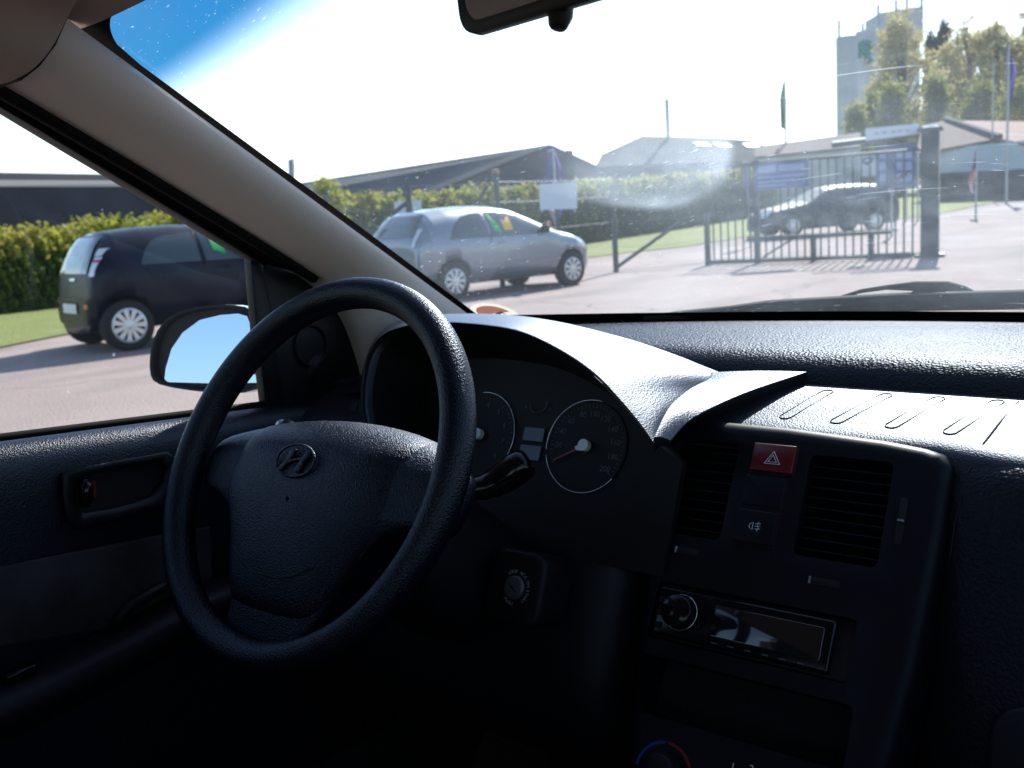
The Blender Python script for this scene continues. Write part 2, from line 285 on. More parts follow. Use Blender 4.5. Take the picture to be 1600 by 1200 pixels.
# thin glass: clear, fresnel reflection, a film of dust lit by the sun
def glassmat(name, tint, dust, band=None, wind=False, blob=(0, 0), blob2=(0, 0)):
    m = bpy.data.materials.new(name); m.use_nodes = True; n = m.node_tree.nodes; L = m.node_tree.links
    for x in list(n):
        if x.type == 'BSDF_PRINCIPLED': n.remove(x)
    out = n['Material Output']; tr = n.new('ShaderNodeBsdfTransparent'); tr.inputs[0].default_value = (*tint, 1)
    gl = n.new('ShaderNodeBsdfGlossy'); gl.inputs['Roughness'].default_value = .01
    m1 = n.new('ShaderNodeMixShader'); L.new(schlick(n, L, .06, .9), m1.inputs[0]); L.new(tr.outputs[0], m1.inputs[1]); L.new(gl.outputs[0], m1.inputs[2])
    tl = n.new('ShaderNodeBsdfTranslucent'); tl.inputs[0].default_value = (.72, .86, 1.0, 1)
    df = n.new('ShaderNodeBsdfDiffuse'); df.inputs[0].default_value = (.5, .5, .48, 1); dm = n.new('ShaderNodeMixShader'); dm.inputs[0].default_value = .2
    L.new(tl.outputs[0], dm.inputs[1]); L.new(df.outputs[0], dm.inputs[2])
    m2 = n.new('ShaderNodeMixShader'); L.new(m1.outputs[0], m2.inputs[1]); L.new(dm.outputs[0], m2.inputs[2]); L.new(m2.outputs[0], out.inputs[0])
    tc = n.new('ShaderNodeTexCoord')
    def math_(op, a, b=None):
        x = n.new('ShaderNodeMath'); x.operation = op; x.use_clamp = False
        for i, s in enumerate((a, b)):
            if s is None: continue
            if isinstance(s, (int, float)): x.inputs[i].default_value = s
            else: L.new(s, x.inputs[i])
        return x.outputs[0]
    def noise(scale, vec=None, det=2):
        t = n.new('ShaderNodeTexNoise'); t.inputs['Scale'].default_value = scale; t.inputs['Detail'].default_value = det; L.new(vec or tc.outputs['Object'], t.inputs['Vector']); return t.outputs['Fac']
    def mrange(a, lo, hi, o0=0, o1=1):
        t = n.new('ShaderNodeMapRange'); t.interpolation_type = 'SMOOTHSTEP'; L.new(a, t.inputs[0])
        for i, x in enumerate((lo, hi, o0, o1)): t.inputs[i+1].default_value = x
        return t.outputs[0]
    def mapped(rot, scl):
        mp = n.new('ShaderNodeMapping'); mp.inputs['Rotation'].default_value = rot; mp.inputs['Scale'].default_value = scl; L.new(tc.outputs['Object'], mp.inputs[0]); return mp.outputs[0]
    def voro(scale, vec=None):
        t = n.new('ShaderNodeTexVoronoi'); t.inputs['Scale'].default_value = scale; L.new(vec or tc.outputs['Object'], t.inputs['Vector']); return t
    # dust specks: only some voronoi cells, tiny discs
    v = voro(90 if wind else 40); sp = n.new('ShaderNodeSeparateColor'); L.new(v.outputs['Color'], sp.inputs[0])
    spk = math_('MULTIPLY', mrange(v.outputs['Distance'], .05, .13, 1, 0), mrange(sp.outputs[0], .90, .93))
    base = mrange(noise(3.5), .35, .7, dust*.7, dust*1.5)
    fac = math_('ADD', base, math_('MULTIPLY', spk, .3))
    if wind:
        v2 = voro(380); s2 = n.new('ShaderNodeSeparateColor'); L.new(v2.outputs['Color'], s2.inputs[0])
        fac = math_('ADD', fac, math_('MULTIPLY', math_('MULTIPLY', mrange(v2.outputs['Distance'], .12, .24, 1, 0), mrange(s2.outputs[1], .88, .92)), .20))
    if wind:
        # smeared wiper streaks, scratches
        for rot, th in (((0,0,R(20)), .74), ((0,0,R(-35)), .77)):
            st = noise(1, mapped(rot, (5, 260, 200)), 1)
            fac = math_('ADD', fac, math_('MULTIPLY', mrange(st, th-.03, th+.03), .16))
        big = mrange(noise(1.8, det=3), .48, .75, 0, .05); fac = math_('ADD', fac, big)
        cx, cz, rr = wind     # arc swept by the wiper: dirt kept above its edge
        sx = n.new('ShaderNodeSeparateXYZ'); L.new(tc.outputs['Object'], sx.inputs[0])
        dx = math_('SUBTRACT', sx.outputs[0], cx); dz = math_('SUBTRACT', sx.outputs[2], cz)
        dd = math_('SQRT', math_('ADD', math_('MULTIPLY', dx, dx), math_('MULTIPLY', dz, dz)))
        patch = mrange(dd, rr-.012, rr+.0015, .22, 0)
        soft = math_('MULTIPLY', mrange(dd, rr*.25, rr, .2, 1), mrange(noise(9, det=4), .35, .65, .45, 1.2))
        grain = mrange(noise(700), .4, .6, .75, 1.1)
        px_, pz_ = blob; ex = math_('SUBTRACT', sx.outputs[0], px_); ez = math_('MULTIPLY', math_('SUBTRACT', sx.outputs[2], pz_), 1.15)
        ed_ = math_('SQRT', math_('ADD', math_('MULTIPLY', ex, ex), math_('MULTIPLY', ez, ez)))
        patch = math_('MULTIPLY', patch, mrange(ed_, .05, .17, 1, 0))
        fx = math_('SUBTRACT', sx.outputs[0], blob2[0]); fz = math_('MULTIPLY', math_('SUBTRACT', sx.outputs[2], blob2[1]), 1.6); fd = math_('SQRT', math_('ADD', math_('MULTIPLY', fx, fx), math_('MULTIPLY', fz, fz)))
        fac = math_('ADD', fac, math_('MULTIPLY', mrange(fd, .0, .36, .070, 0), mrange(noise(26, det=5), .3, .7, .6, 1.35)))
        fac = math_('ADD', fac, math_('MULTIPLY', math_('MULTIPLY', patch, soft), grain))
    fac = math_('MINIMUM', fac, .9); L.new(fac, m2.inputs[0])
    if band:      # blue sun band along the top edge
        z0, z1, c = band; sx = n.new('ShaderNodeUVMap'); se = n.new('ShaderNodeSeparateXYZ'); L.new(sx.outputs[0], se.inputs[0])
        ux = math_('MINIMUM', se.outputs[0], math_('SUBTRACT', 1.0, se.outputs[0])); mr = mrange(math_('SUBTRACT', se.outputs[1], math_('MULTIPLY', ux, .42)), z0, z1); mx = n.new('ShaderNodeMix'); mx.data_type = 'RGBA'; mx.inputs[6].default_value = (*tint, 1); mx.inputs[7].default_value = (*c, 1)
        L.new(mr, mx.inputs[0]); L.new(mx.outputs[2], tr.inputs[0])
    return m

# ================================================================== OUR OWN CAR (seen from inside)
car = empty('parked_car', (0,0,0), label='nearest car seen from inside: black dashboard, steering wheel, beige windscreen pillar', cat='car')
def WS(u, v, off=0):
    k = 1-abs(u)**2.2
    b = Vector((.63*u, .583+.397*k, 1.033-.038*k)); t = Vector((.565*u, -.05+.12*k, 1.392+.085*k))
    p = b.lerp(t, v); bow = .03*math.sin(math.pi*v)*k; p += Vector((0, bow*.6, bow))
    return p + Vector((0, .55, .84))*off
NU, NV = 40, 24
V = [WS(-1+2*i/NU, j/NV) for j in range(NV+1) for i in range(NU+1)]
F = [(j*(NU+1)+i, j*(NU+1)+i+1, (j+1)*(NU+1)+i+1, (j+1)*(NU+1)+i) for j in range(NV) for i in range(NU)]
def ws_hit(px, py, off=0):      # where a line of sight meets the windscreen
    d = ray(px, py); best = None
    for f in F:
        for tri in ((f[0], f[1], f[2]), (f[0], f[2], f[3])):
            h = intersect_ray_tri(V[tri[0]], V[tri[1]], V[tri[2]], d, CAM)
            if h: best = h
    return best
# three points on the edge of the wiped patch give its circle (in car x, z)
pts3 = [ws_hit(930, 322), ws_hit(1040, 330), ws_hit(1148, 262)]
(x1, z1), (x2, z2), (x3, z3) = [(p.x, p.z) for p in pts3]
A_ = np.array([[x2-x1, z2-z1], [x3-x1, z3-z1]]); B_ = .5*np.array([x2*x2-x1*x1+z2*z2-z1*z1, x3*x3-x1*x1+z3*z3-z1*z1])
cc = np.linalg.solve(A_, B_); rr_ = math.hypot(x1-cc[0], z1-cc[1])
b2_ = ws_hit(1340, 300); bl_ = ws_hit(1050, 262); print('circle', cc, rr_, bl_)
M['wind'] = glassmat('windscreen_glass', (.88, .95, .98), .029, band=(.80, .885, (.004, .19, .36)), wind=(float(cc[0]), float(cc[1]), rr_), blob=(bl_.x, bl_.z), blob2=(b2_.x, b2_.z))
M['side'] = glassmat('side_glass', (.90, .95, .95), .006)
ws = mesh('windshield', V, F, M['wind'], car, True)
uvl = ws.data.uv_layers.new(name='UVMap')
for lp in ws.data.loops:
    i = lp.vertex_index; uvl.data[lp.index].uv = ((i % (NU+1))/NU, (i//(NU+1))/NV)
# black frit / seal round the glass
def wsu(u, v): return WS(u, v, -.004)
V_, F_ = [], []
for edge in ([(-1, v/20) for v in range(21)], [(1, v/20) for v in range(21)]):
    s = 1 if edge[0][0] < 0 else -1; a = [wsu(u, v) for u, v in edge]; b = [wsu(u+s*(.018+.02*max(0, v-.93)/.07), v) for u, v in edge]
    n0 = len(V_); V_ += a+b; F_ += [(n0+i, n0+i+1, n0+21+i+1, n0+21+i) for i in range(20)]
for v0, v1 in ((.988, 1.0), (-.06, .024)):
    a = [wsu(-1+u/20, v0) for u in range(41)]; b = [wsu(-1+u/20, v1) for u in range(41)]
    n0 = len(V_); V_ += a+b; F_ += [(n0+i, n0+i+1, n0+41+i+1, n0+41+i) for i in range(40)]
for s in (-1, 1):   # rounded upper corners
    c = [(s*(.985-.07*(1-math.cos(R(a)))), .99-.085*(1-math.sin(R(a)))) for a in range(0, 91, 9)]
    n0 = len(V_); V_ += [wsu(*q) for q in c]+[wsu(s, 1.0)]; F_ += [(n0+i, n0+i+1, n0+11) for i in range(10)]
mesh('glass_border', V_, F_, M['rubber'], ws)
# round sticker low on the glass
q = ws_hit(774, 488); s0 = min(((WS(u/200, v/200, -.003)-q).length, u/200, v/200) for u in range(-200, -100) for v in range(0, 40))
def stick(name, pts, m, off): 
    V2 = [WS(s0[1]+a, s0[2]+b, -.0025-off) for a, b in pts]; return mesh(name, V2, [tuple(range(len(V2)))], m, st_ if name != 'sticker' else ws)
circ = lambda r, k=28: [(r/.63*math.cos(2*math.pi*i/k), r/.42*math.sin(2*math.pi*i/k)) for i in range(k)]
def transl(name, c):
    m = mat(name, c, .6); n = m.node_tree.nodes; t = n.new('ShaderNodeBsdfTranslucent'); t.inputs[0].default_value = (*c, 1); mx = n.new('ShaderNodeMixShader'); mx.inputs[0].default_value = .6
    m.node_tree.links.new(n['Principled BSDF'].outputs[0], mx.inputs[1]); m.node_tree.links.new(t.outputs[0], mx.inputs[2]); m.node_tree.links.new(mx.outputs[0], n['Material Output'].inputs[0]); return m
M['stk'] = transl('sticker_film', (.62,.54,.46)); M['stkr'] = transl('sticker_red', (.62,.30,.26)); M['stkg'] = transl('sticker_grey', (.25,.2,.2))
st_ = stick('sticker', circ(.021), M['stk'], 0)
stick('sticker_print', [(math.cos(R(a))*.016/.63, math.sin(R(a))*.016/.42) for a in range(10, 200, 10)], M['stkr'], .0005)
stick('sticker_print', [(-.018, -.012), (-.004, -.004), (.014, .012), (.016, -.006), (.012, .002), (-.004, -.012)], M['stkg'], .001)

# ---- left A pillar trim, headliner, seals
def plist(L): return [onx(*p) for p in L]
def dense(L, n):   # resample a polyline of tuples
    L = [Vector(p) for p in L]; d = [0]
    for a, b in zip(L, L[1:]): d.append(d[-1]+(b-a).length)
    o = []
    for i in range(n):
        s = d[-1]*i/(n-1); k = max(j for j in range(len(d)) if d[j] <= s+1e-9); k = min(k, len(L)-2)
        o.append(L[k].lerp(L[k+1], (s-d[k])/(d[k+1]-d[k])))
    return o
N = 24
top = [WS(-1, 1.07-1.06*i/(N-1), -.006)+Vector((.012, 0, 0)) for i in range(N)]
low_px = [(-330, -25, -.575), (-60, 108, -.60), (0, 140, -.605), (200, 256, -.63), (400, 376, -.655), (500, 438, -.67), (546, 492, -.68), (570, 575, -.685), (575, 640, -.69)]
low = dense(plist(low_px)[1:], N)
def pillar(s):
    S = Vector((s, 1, 1)); rows = []
    for k, t in enumerate((0, .08, .3, .55, .8, .94, 1.0)):
        bulge = .022*math.sin(math.pi*min(1, max(0, t)))**.7
        rows.append([(Vector(a).lerp(b, t)+Vector((bulge, -bulge*.45, 0)))*1 for a, b in zip(top, low)])
    edge = [p+Vector((-.03, .0, 0)) for p in low]; rows.append(edge)
    rows = [[Vector((p.x*s, p.y, p.z)) for p in r] for r in rows]
    return rows
pl_ = loft('pillar_trim', pillar(1), M['beige'], car, sub=1)
pr_ = loft('pillar_trim', pillar(-1), M['beige'], car, sub=1)
# door frame: dark weatherstrips between trim and glass
gl_px = [(-330, -10, -.60), (-60, 133, -.625), (0, 167, -.63), (130, 246, -.65), (250, 318, -.665), (330, 366, -.678), (398, 408, -.69)]
glp = plist(gl_px)
n2 = 20; lowd = dense(plist(low_px)[:6], n2); gld = dense(glp, n2)
for s in (1, -1):
    fl = lambda r: [Vector((p.x*s, p.y, p.z)) for p in r]
    fr = loft('door_frame', [fl([p+Vector((-.012, .002, .004)) for p in lowd]), fl([a.lerp(b, .5)+Vector((.004, 0, 0)) for a, b in zip(lowd, gld)]), fl([a.lerp(b, .8)+Vector((.0, 0, 0)) for a, b in zip(lowd, gld)]), fl(gld), fl([p+Vector((-.03, 0, .005)) for p in gld])], M['black'], car)
    for k, rad in ((.12, .0075), (.86, .004)):
        v_, f_ = tube(fl([a.lerp(b, k)+Vector((.004, 0, 0)) for a, b in zip(lowd, gld)]), rad, 10); mesh('seal', v_, f_, M['rubber'], fr, True)
# headliner: corner moulding above the pillar and the roof lining
hl0 = [onx(-330, -45, -.56), onx(-60, 60, -.59), onx(0, 133, -.60)]
seam = [onx(-14, 136, -.596), onx(0, 133, -.592), onx(32, 122, -.572), onx(60, 100, -.556), onx(84, 68, -.545), onx(104, 22, -.540)]
def headl(s):
    rows = []
    a = seam[::-1]
    for i, (px_, dy, dx, dz) in enumerate(((0, 0, 0, 0), (0, -.05, .0, .012), (0, -.12, .0, .022), (0, -.3, .0, .035), (0, -1.2, 0, .03))):
        rows.append([Vector(((p.x+.004)*s, p.y+dy+(0 if i == 0 else -.0), p.z+dz)) for p in a])
    # towards the centre of the car: flat lining
    for r in rows:
        q = r[0]; r.insert(0, Vector((q.x*.93, q.y+.002, q.z+.022))); r.insert(0, Vector((q.x*.8, q.y+.03, q.z+.05))); r.insert(0, Vector((0, q.y+.11, q.z+.085)))
    return rows
for s in (1, -1): loft('headliner', headl(s), M['head'], car, sub=2)
v_, f_ = tube(seam, .0022, 6); mesh('trim_seam', v_, f_, M['black'], pl_)

# header: from the top of the glass to the lining
hd_rows = [[WS(u/12, v, -.006-d)+Vector((0, -dy, dz)) for u in range(-12, 13)] for v, d, dy, dz in ((.985, 0, 0, 0), (1.0, .002, .01, .0), (1.0, .0, .05, .012), (1.0, 0, .14, .024), (1.0, 0, .34, .034))]
loft('roof_header', hd_rows, M['head'], car, sub=1)
# ---- side glass, sail panel, door
sill = lambda y: .972-.082*y
sg = [glp[0]+Vector((-.012, 0, 0)), *[p+Vector((-.012, 0, .004)) for p in glp[2:]], Vector((-.70, .25, 1.05)), Vector((-.71, .26, .94)), Vector((-.71, -1.0, 1.03)), Vector((-.63, -1.0, 1.38))]
def winstrip(s, name='side_glass'):
    rows = []
    top_ = dense([Vector((-.62, -1.0, 1.375)), Vector((-.62, -.25, 1.375))]+[p+Vector((-.012, 0, .004)) for p in glp[1:]]+[Vector((-.70, .23, .985))], 24)
    bot = [Vector((-.712, p.y, sill(p.y)-.02)) for p in top_]
    return [[Vector((p.x*s, p.y, p.z)) for p in r] for r in (top_, [a.lerp(b, .5)+Vector((-.004, 0, 0)) for a, b in zip(top_, bot)], bot)]
door = None; M['doortop'] = grained('door_plastic', (.008,.010,.017), .42, 560, .0004, 1.5, .55)
def make_door(s):
    prof = [(-.700, -.012), (-.699, .002), (-.688, .004), (-.672, .0), (-.661, -.012), (-.656, -.03), (-.656, -.08), (-.656, -.14), (-.656, -.2), (-.66, -.32), (-.66, -.5)]
    ys = [-1.0, -.7, -.5, -.3, -.1, .1, .2, .3, .42]
    rows = [[Vector((s*(x-.0*y), y, sill(y)+z)) for x, z in prof] for y in ys]
    d = loft('door', rows, M['doortop'], car, sub=1); return d
door = make_door(1); doorR = make_door(-1)
for s, dd in ((1, door), (-1, doorR)):
    loft('side_glass', winstrip(s), M['side'], dd)
    v_, f_ = tube([Vector((s*-.703, y, sill(y)+.004)) for y in (-1, -.6, -.3, 0, .15, .25)], .0055, 8); mesh('seal', v_, f_, M['rubber'], dd, True)
# sail panel (dark triangle) with speaker ring and window channel
def xpoly(name, px, x, mt, parent, th=.006, b=.002):
    P = [onx(a, c, x) for a, c in px]; n = len(P)
    Vv = P+[p+Vector((-th, 0, 0)) for p in P]; o = mesh(name, Vv, [tuple(range(n)), tuple(range(n, 2*n))[::-1]]+[(i, n+i, n+(i+1) % n, (i+1) % n) for i in range(n)], mt, parent)
    fixn(o)
    if b: bev(o, b, 2)
    return o
sailp = xpoly('sail_panel', [(404, 396), (455, 412), (500, 437), (548, 490), (568, 560), (577, 640), (570, 700), (440, 700), (438, 635), (415, 560)], -.697, M['black'], door, .012)
xpoly('window_channel', [(392, 400), (406, 392), (424, 480), (446, 640), (418, 650), (402, 520)], -.694, M['smooth'], door, .016)
c0 = onx(487, 540, -.694)
v_, f_ = tube([c0+Vector((0, .028*math.cos(2*math.pi*i/30), .028*math.sin(2*math.pi*i/30))) for i in range(30)], .0018, 6, closed=True); mesh('tweeter_ring', v_, f_, M['smooth'], door, True)
# handle recess with lever
ho = [(98, 738), (140, 728), (180, 720), (262, 706), (274, 714), (272, 770), (262, 792), (220, 804), (180, 814), (124, 828), (104, 814), (97, 775)]
hi_ = [(117, 747), (145, 741), (185, 733), (252, 721), (262, 730), (258, 752), (240, 775), (215, 785), (180, 794), (134, 803), (121, 793), (117, 770)]
hr = [[onx(a, c, -.658) for a, c in ho], [onx(a, c, -.645) for a, c in ho], [onx(a, c, -.6435) for a, c in [((x*.8+p*.2), (y*.8+q*.2)) for (x, y), (p, q) in zip(ho, hi_)]], [onx(a, c, -.644) for a, c in hi_]]
deep = [p.copy() for p in hr[3]]; hr += [[Vector((-.650, p.y, p.z)) for p in deep], [Vector((-.6545, p.y, p.z)) for p in deep]]
rec = loft('handle_bezel', hr, M['smooth'], door, closed=True); mesh('handle_recess', [Vector((-.6543, p.y, p.z)) for p in deep], [tuple(range(len(deep)))], M['dark'], rec)
a0, a1 = onx(131, 748, -.646), onx(133, 790, -.646)
v_, f_ = tube([a0, a0.lerp(a1, .3)+Vector((.004, 0, 0)), a0.lerp(a1, .7)+Vector((.004, 0, 0)), a1], [.005, .0075, .0075, .005], 10); mesh('door_handle', v_, f_, M['gloss'], door, True)
xpoly('lock_mark', [(143, 752), (149, 751), (151, 776), (145, 778)], -.650, M['redp'], door, .002, 0)
xpoly('fabric_insert', [(-220, 935), (0, 886), (255, 836), (330, 822), (335, 950), (268, 966), (0, 1012), (-220, 1055)], -.6475, M['fabric'], door, .006, .003)
# arm rest with switches
ar = [[Vector((-.655, y, z+.012)) if 0 else Vector((x, y, z)) for x, z in ((-.652, zz+.0), (-.635, zz+.006), (-.60, zz+.004), (-.588, zz-.008), (-.59, zz-.04), (-.655, zz-.07))] for y, zz in ((-1, .765), (-.5, .755), (-.3, .752), (-.12, .752), (-.02, .765), (.05, .775), (.1, .77))]
arm = loft('arm_rest', ar, M['smooth'], door, sub=1)
for y in (-.215, -.165):
    v_, f_ = boxm((-.622, y, .764), (.022, .032, .009)); bev(mesh('window_switch', v_, f_, M['gloss'], door), .003)
v_, f_ = tube([Vector((-.625, -.06, .772)), Vector((-.618, -.04, .79)), Vector((-.622, .0, .795)), Vector((-.635, .04, .785))], .007, 8); mesh('door_pull', v_, f_, M['smooth'], door, True)

# ---- exterior door mirror
MX = -.86
mo = [(238, 560), (243, 530), (258, 502), (285, 485), (330, 476), (375, 476), (400, 482), (418, 510), (422, 580), (414, 612), (360, 616), (300, 610), (247, 601), (239, 588)]
nM = Vector((.42, -.9, .13)).normalized(); Pm = onx(330, 545, -.88)
def onpl(px, py, off=0):
    d = ray(px, py); P = Pm+nM*off; return CAM+d*((P-CAM).dot(nM)/d.dot(nM))
O = [onpl(*p) for p in mo]; cen = sum(O, Vector())/len(O)
rows = [[cen+(p-cen)*.90+nM*-.004 for p in O], [cen+(p-cen)*.93+nM*.010 for p in O], [cen+(p-cen)*1.0+nM*.008 for p in O], [cen+(p-cen)*1.03-nM*.02 for p in O], [cen+(p-cen)*.95-nM*.055 for p in O], [cen+(p-cen)*.6-nM*.08 for p in O], [cen+(p-cen)*.05-nM*.088 for p in O]]
mh = loft('door_mirror', rows[:3], M['black'], car, closed=True, sub=1)
loft('mirror_shell', rows[2:], M['carblue'], mh, closed=True, sub=1)
back = mesh('mirror_back', [cen+(p-cen)*.91-nM*.002 for p in O], [tuple(range(len(O)))], M['black'], mh)
gm = [(257, 592), (259, 575), (268, 545), (285, 520), (312, 500), (345, 492), (372, 490), (386, 494), (394, 515), (402, 560), (402, 598), (330, 599), (262, 597)]
Gm = [onpl(a, b, .0015) for a, b in gm]
mesh('mirror_glass', Gm, [tuple(range(len(Gm)))], M['mirror_out'], mh)
v_, f_ = tube([onpl(405, 560, -.03), Vector((-.76, .31, 1.0)), Vector((-.70, .33, .985))], [.03, .026, .028], 14); mesh('mirror_arm', v_, f_, M['black'], mh, True)

# ---- interior rear view mirror
rv_n = Vector((-.30, -.95, -.08)).normalized(); Pr = Vector((0, -.02, 1.345))
def onrv(px, py, off=0):
    d = ray(px, py); P = Pr+rv_n*off; return CAM+d*((P-CAM).dot(rv_n)/d.dot(rv_n))
a0 = onrv(722, 8); b0 = onrv(745, 52); c1 = onrv(905, 4)
ax = (c1-b0).normalized(); ay = rv_n.cross(ax); ay = ay if ay.z > 0 else -ay
def rvp(s, t, h): return b0+ax*s+ay*t+rv_n*h
def rv_out(i=0): return [(u, v) for u, v in rrect(-.012+i, 0+i, .218-i, .072-i, .016, 5)]
V1 = [rvp(u, v, .006) for u, v in rv_out(.0)]; V2 = [rvp(u, v, .004) for u, v in rv_out(.009)]; V3 = [rvp(u, v, -.004) for u, v in rv_out(-.002)]; V4 = [rvp(u, v, -.028) for u, v in rv_out(.014)]; V5 = [rvp(.103, .036, -.032)]*len(V4)
rvm = loft('rearview_mirror', [V2, V1, V3, V4, V5], M['black'], car, closed=True)
mesh('mirror_glass', [rvp(u, v, .0045) for u, v in rv_out(.008)], [tuple(range(len(V1)))], M['mirror'], rvm)
v_, f_ = tube([rvp(.094, .02, -.012), rvp(.094, -.004, -.006), rvp(.0945, -.012, -.002)], [.0085, .0085, .006], 10); bev(mesh('dimming_tab', v_, f_, M['black'], rvm, True), .002)
v_, f_ = tube([rvp(.1, .05, -.03), Vector((0, .06, 1.40)), Vector((0, .10, 1.425))], .012, 10); mesh('mirror_stalk', v_, f_, M['black'], rvm, True)

# ---- dashboard top
SP = Plane((0, .1903, .8), 30.56)
dash_rows = []
ta_, tz_ = onz(1262, 601, .988), onz(1600, 623, .988)
tb = lambda x: ta_.y+(tz_.y-ta_.y)*(x-ta_.x)/(tz_.x-ta_.x)          # far edge of the tray
print('tray edge', ta_, tz_)
for x in (-.70, -.6, -.45, -.3, -.18, -.13, -.10, -.06, 0, .06, .12, .17, .22, .3, .4, .5, .6, .7):
    u = x/.63; yb = .60+.40*(1-min(1, abs(u))**2.2); zb = 1.024-.034*(1-min(1, abs(u))**2.2)
    if abs(u) > 1: yb = .6
    P = [(yb+.01, zb-.012), (yb, zb), (yb*.75+.5*.25, zb*.75+.25*1.012), (.70 if yb > .75 else .60, 1.012), (tb(x)+.085, 1.017), (tb(x)+.045, 1.017), (tb(x)+.018, 1.010), (tb(x)+.004, .996), (tb(x)-.002, .982)]
    dash_rows.append([Vector((x, a, b)) for a, b in P])
dp = loft('dashboard_top_pad', dash_rows, M['dash'], car, sub=2)
tr_rows = []
for x in (-.115, -.10, -.05, 0, .05, .10, .13, .16, .20, .26, .34, .45, .56, .70):
    fy, fz = .292, .9675
    if x > .13: k = min(1, (x-.13)/.07); fy -= .012*k; fz -= .004*k
    tr_rows.append([Vector((x, a, b)) for a, b in ((tb(x)+.02, .989), (tb(x)-.002, .9885), (tb(x)-.03, .9855), ((tb(x)+fy)/2, (.9885+fz)/2+.001), (fy+.03, fz+.0045), (fy+.008, fz), (fy-.004, fz-.006), (fy-.010, fz-.02))])
tray = loft('dash_tray', tr_rows, M['tray'], car, sub=2)
def hitz(x, y, objs):
    bpy.context.view_layer.update(); dg = bpy.context.evaluated_depsgraph_get(); b = -9
    for o in objs:
        r = o.evaluated_get(dg).ray_cast(Vector((x, y, 1.3)), Vector((0, 0, -1)))
        if r[0]: b = max(b, r[1].z)
    return b
def hitc(px, py, objs):
    dg = bpy.context.evaluated_depsgraph_get(); b = None; d = ray(px, py).normalized()
    for o in objs:
        r = o.evaluated_get(dg).ray_cast(CAM, d)
        if r[0] and (b is None or (r[1]-CAM).length < (b-CAM).length): b = r[1]
    return b
for (xa, ya, xb, yb_) in ((1228, 648, 1292, 617), (1308, 655, 1384, 622), (1394, 662, 1466, 627), (1485, 672, 1558, 630)):
    a = onz(xa, ya, .9742); b = onz(xb, yb_, .9855); a = onz(xa, ya, .9690+.0195*(a.y-.292)/(tb(a.x)-.292)); b = onz(xb, yb_, .9690+.0195*(b.y-.292)/(tb(b.x)-.292)); a.z += .0008; b.z += .0008; d = (b-a).normalized(); sx = Vector((d.y, -d.x, 0))*.006
    P = []
    for i in range(9): q = R(180*i/8); P.append(a + sx*math.cos(q) - d*.006*math.sin(q))
    for i in range(9): q = R(180*i/8); P.append(b - sx*math.cos(q) + d*.006*math.sin(q))
    P = [Vector((p.x, p.y, hitz(p.x, p.y, [tray])+.0005)) for p in P]
    v_, f_ = tube(P, .0006, 6, closed=True); mesh('tray_rib', v_, f_, M['tray'], tray, True)
# ---- instrument hood
HP = Plane((-.345, .16, .9675), 30.56)
Fp = [(572, 668), (566, 630), (568, 590), (578, 550), (600, 522), (640, 508), (680, 505), (720, 505), (800, 515), (860, 540), (920, 580), (970, 630), (1000, 664), (1020, 690)]
def cr(P, n):      # smooth curve through the points
    P = [Vector(p) for p in P]; Q = [P[0]*2-P[1]]+P+[P[-1]*2-P[-2]]; o = []
    for i in range(n):
        t = (len(P)-1)*i/(n-1); k = min(int(t), len(P)-2); t -= k; a, b, c, d = Q[k:k+4]
        o.append(.5*((2*b)+(c-a)*t+(2*a-5*b+4*c-d)*t*t+(3*b-a-3*c+d)*t*t*t))
    return o
Fq = cr([HP.px(*p) for p in Fp], 54)
Bp = [(560, 640, .40), (562, 600, .44), (572, 560, .48), (590, 530, .52), (625, 507, .56), (690, 498, .56), (735, 497, .56), (820, 499, .56), (900, 510, .55), (1010, 538, .49), (1111, 580, .405), (1078, 608, .31), (1046, 637, .235), (1022, 683, .173)]
Bq = cr([ony(*p) for p in Bp], 54)
Mq = []
for i, (a, b) in enumerate(zip(Fq, Bq)):
    k = math.sin(math.pi*i/(len(Fq)-1)); Mq.append([a.lerp(b, t)+Vector((0, 0, .010*math.sin(math.pi*t)*k)) for t in (.02, .12, .35, .65, .9, .985)])
rows = [[a.lerp(Vector((-.27, a.y, .93)), .02)+Vector((0, .012, -.004)) for a in Fq], Fq]+[[m_[j] for m_ in Mq] for j in range(6)]+[Bq, [Vector((b.x+(b.x+.27)*.15, b.y+.05, .985)) if i_ < 42 else b+Vector((-.002, 0, -.02)) for i_, b in enumerate(Bq)]]
rows.insert(-1, [b+Vector((0, .0008, -.0006)) for b in Bq])
hood = loft('instrument_hood', rows, M['tray'], car, sub=1)
# inner wall of the hood down to the dials
GP = Plane((-.345, .16, .9675), 25, -.09)
cuv = (.075, .02)
inner = []
for a in Fq:
    d = a-GP.P; u_, v_ = d.dot(GP.a), d.dot(GP.b); inner.append(GP(u_*.93+.004, v_*.86, .0))
loft('hood_lining', [Fq, [a.lerp(b, .5) for a, b in zip(Fq, inner)], inner], M['black'], hood)
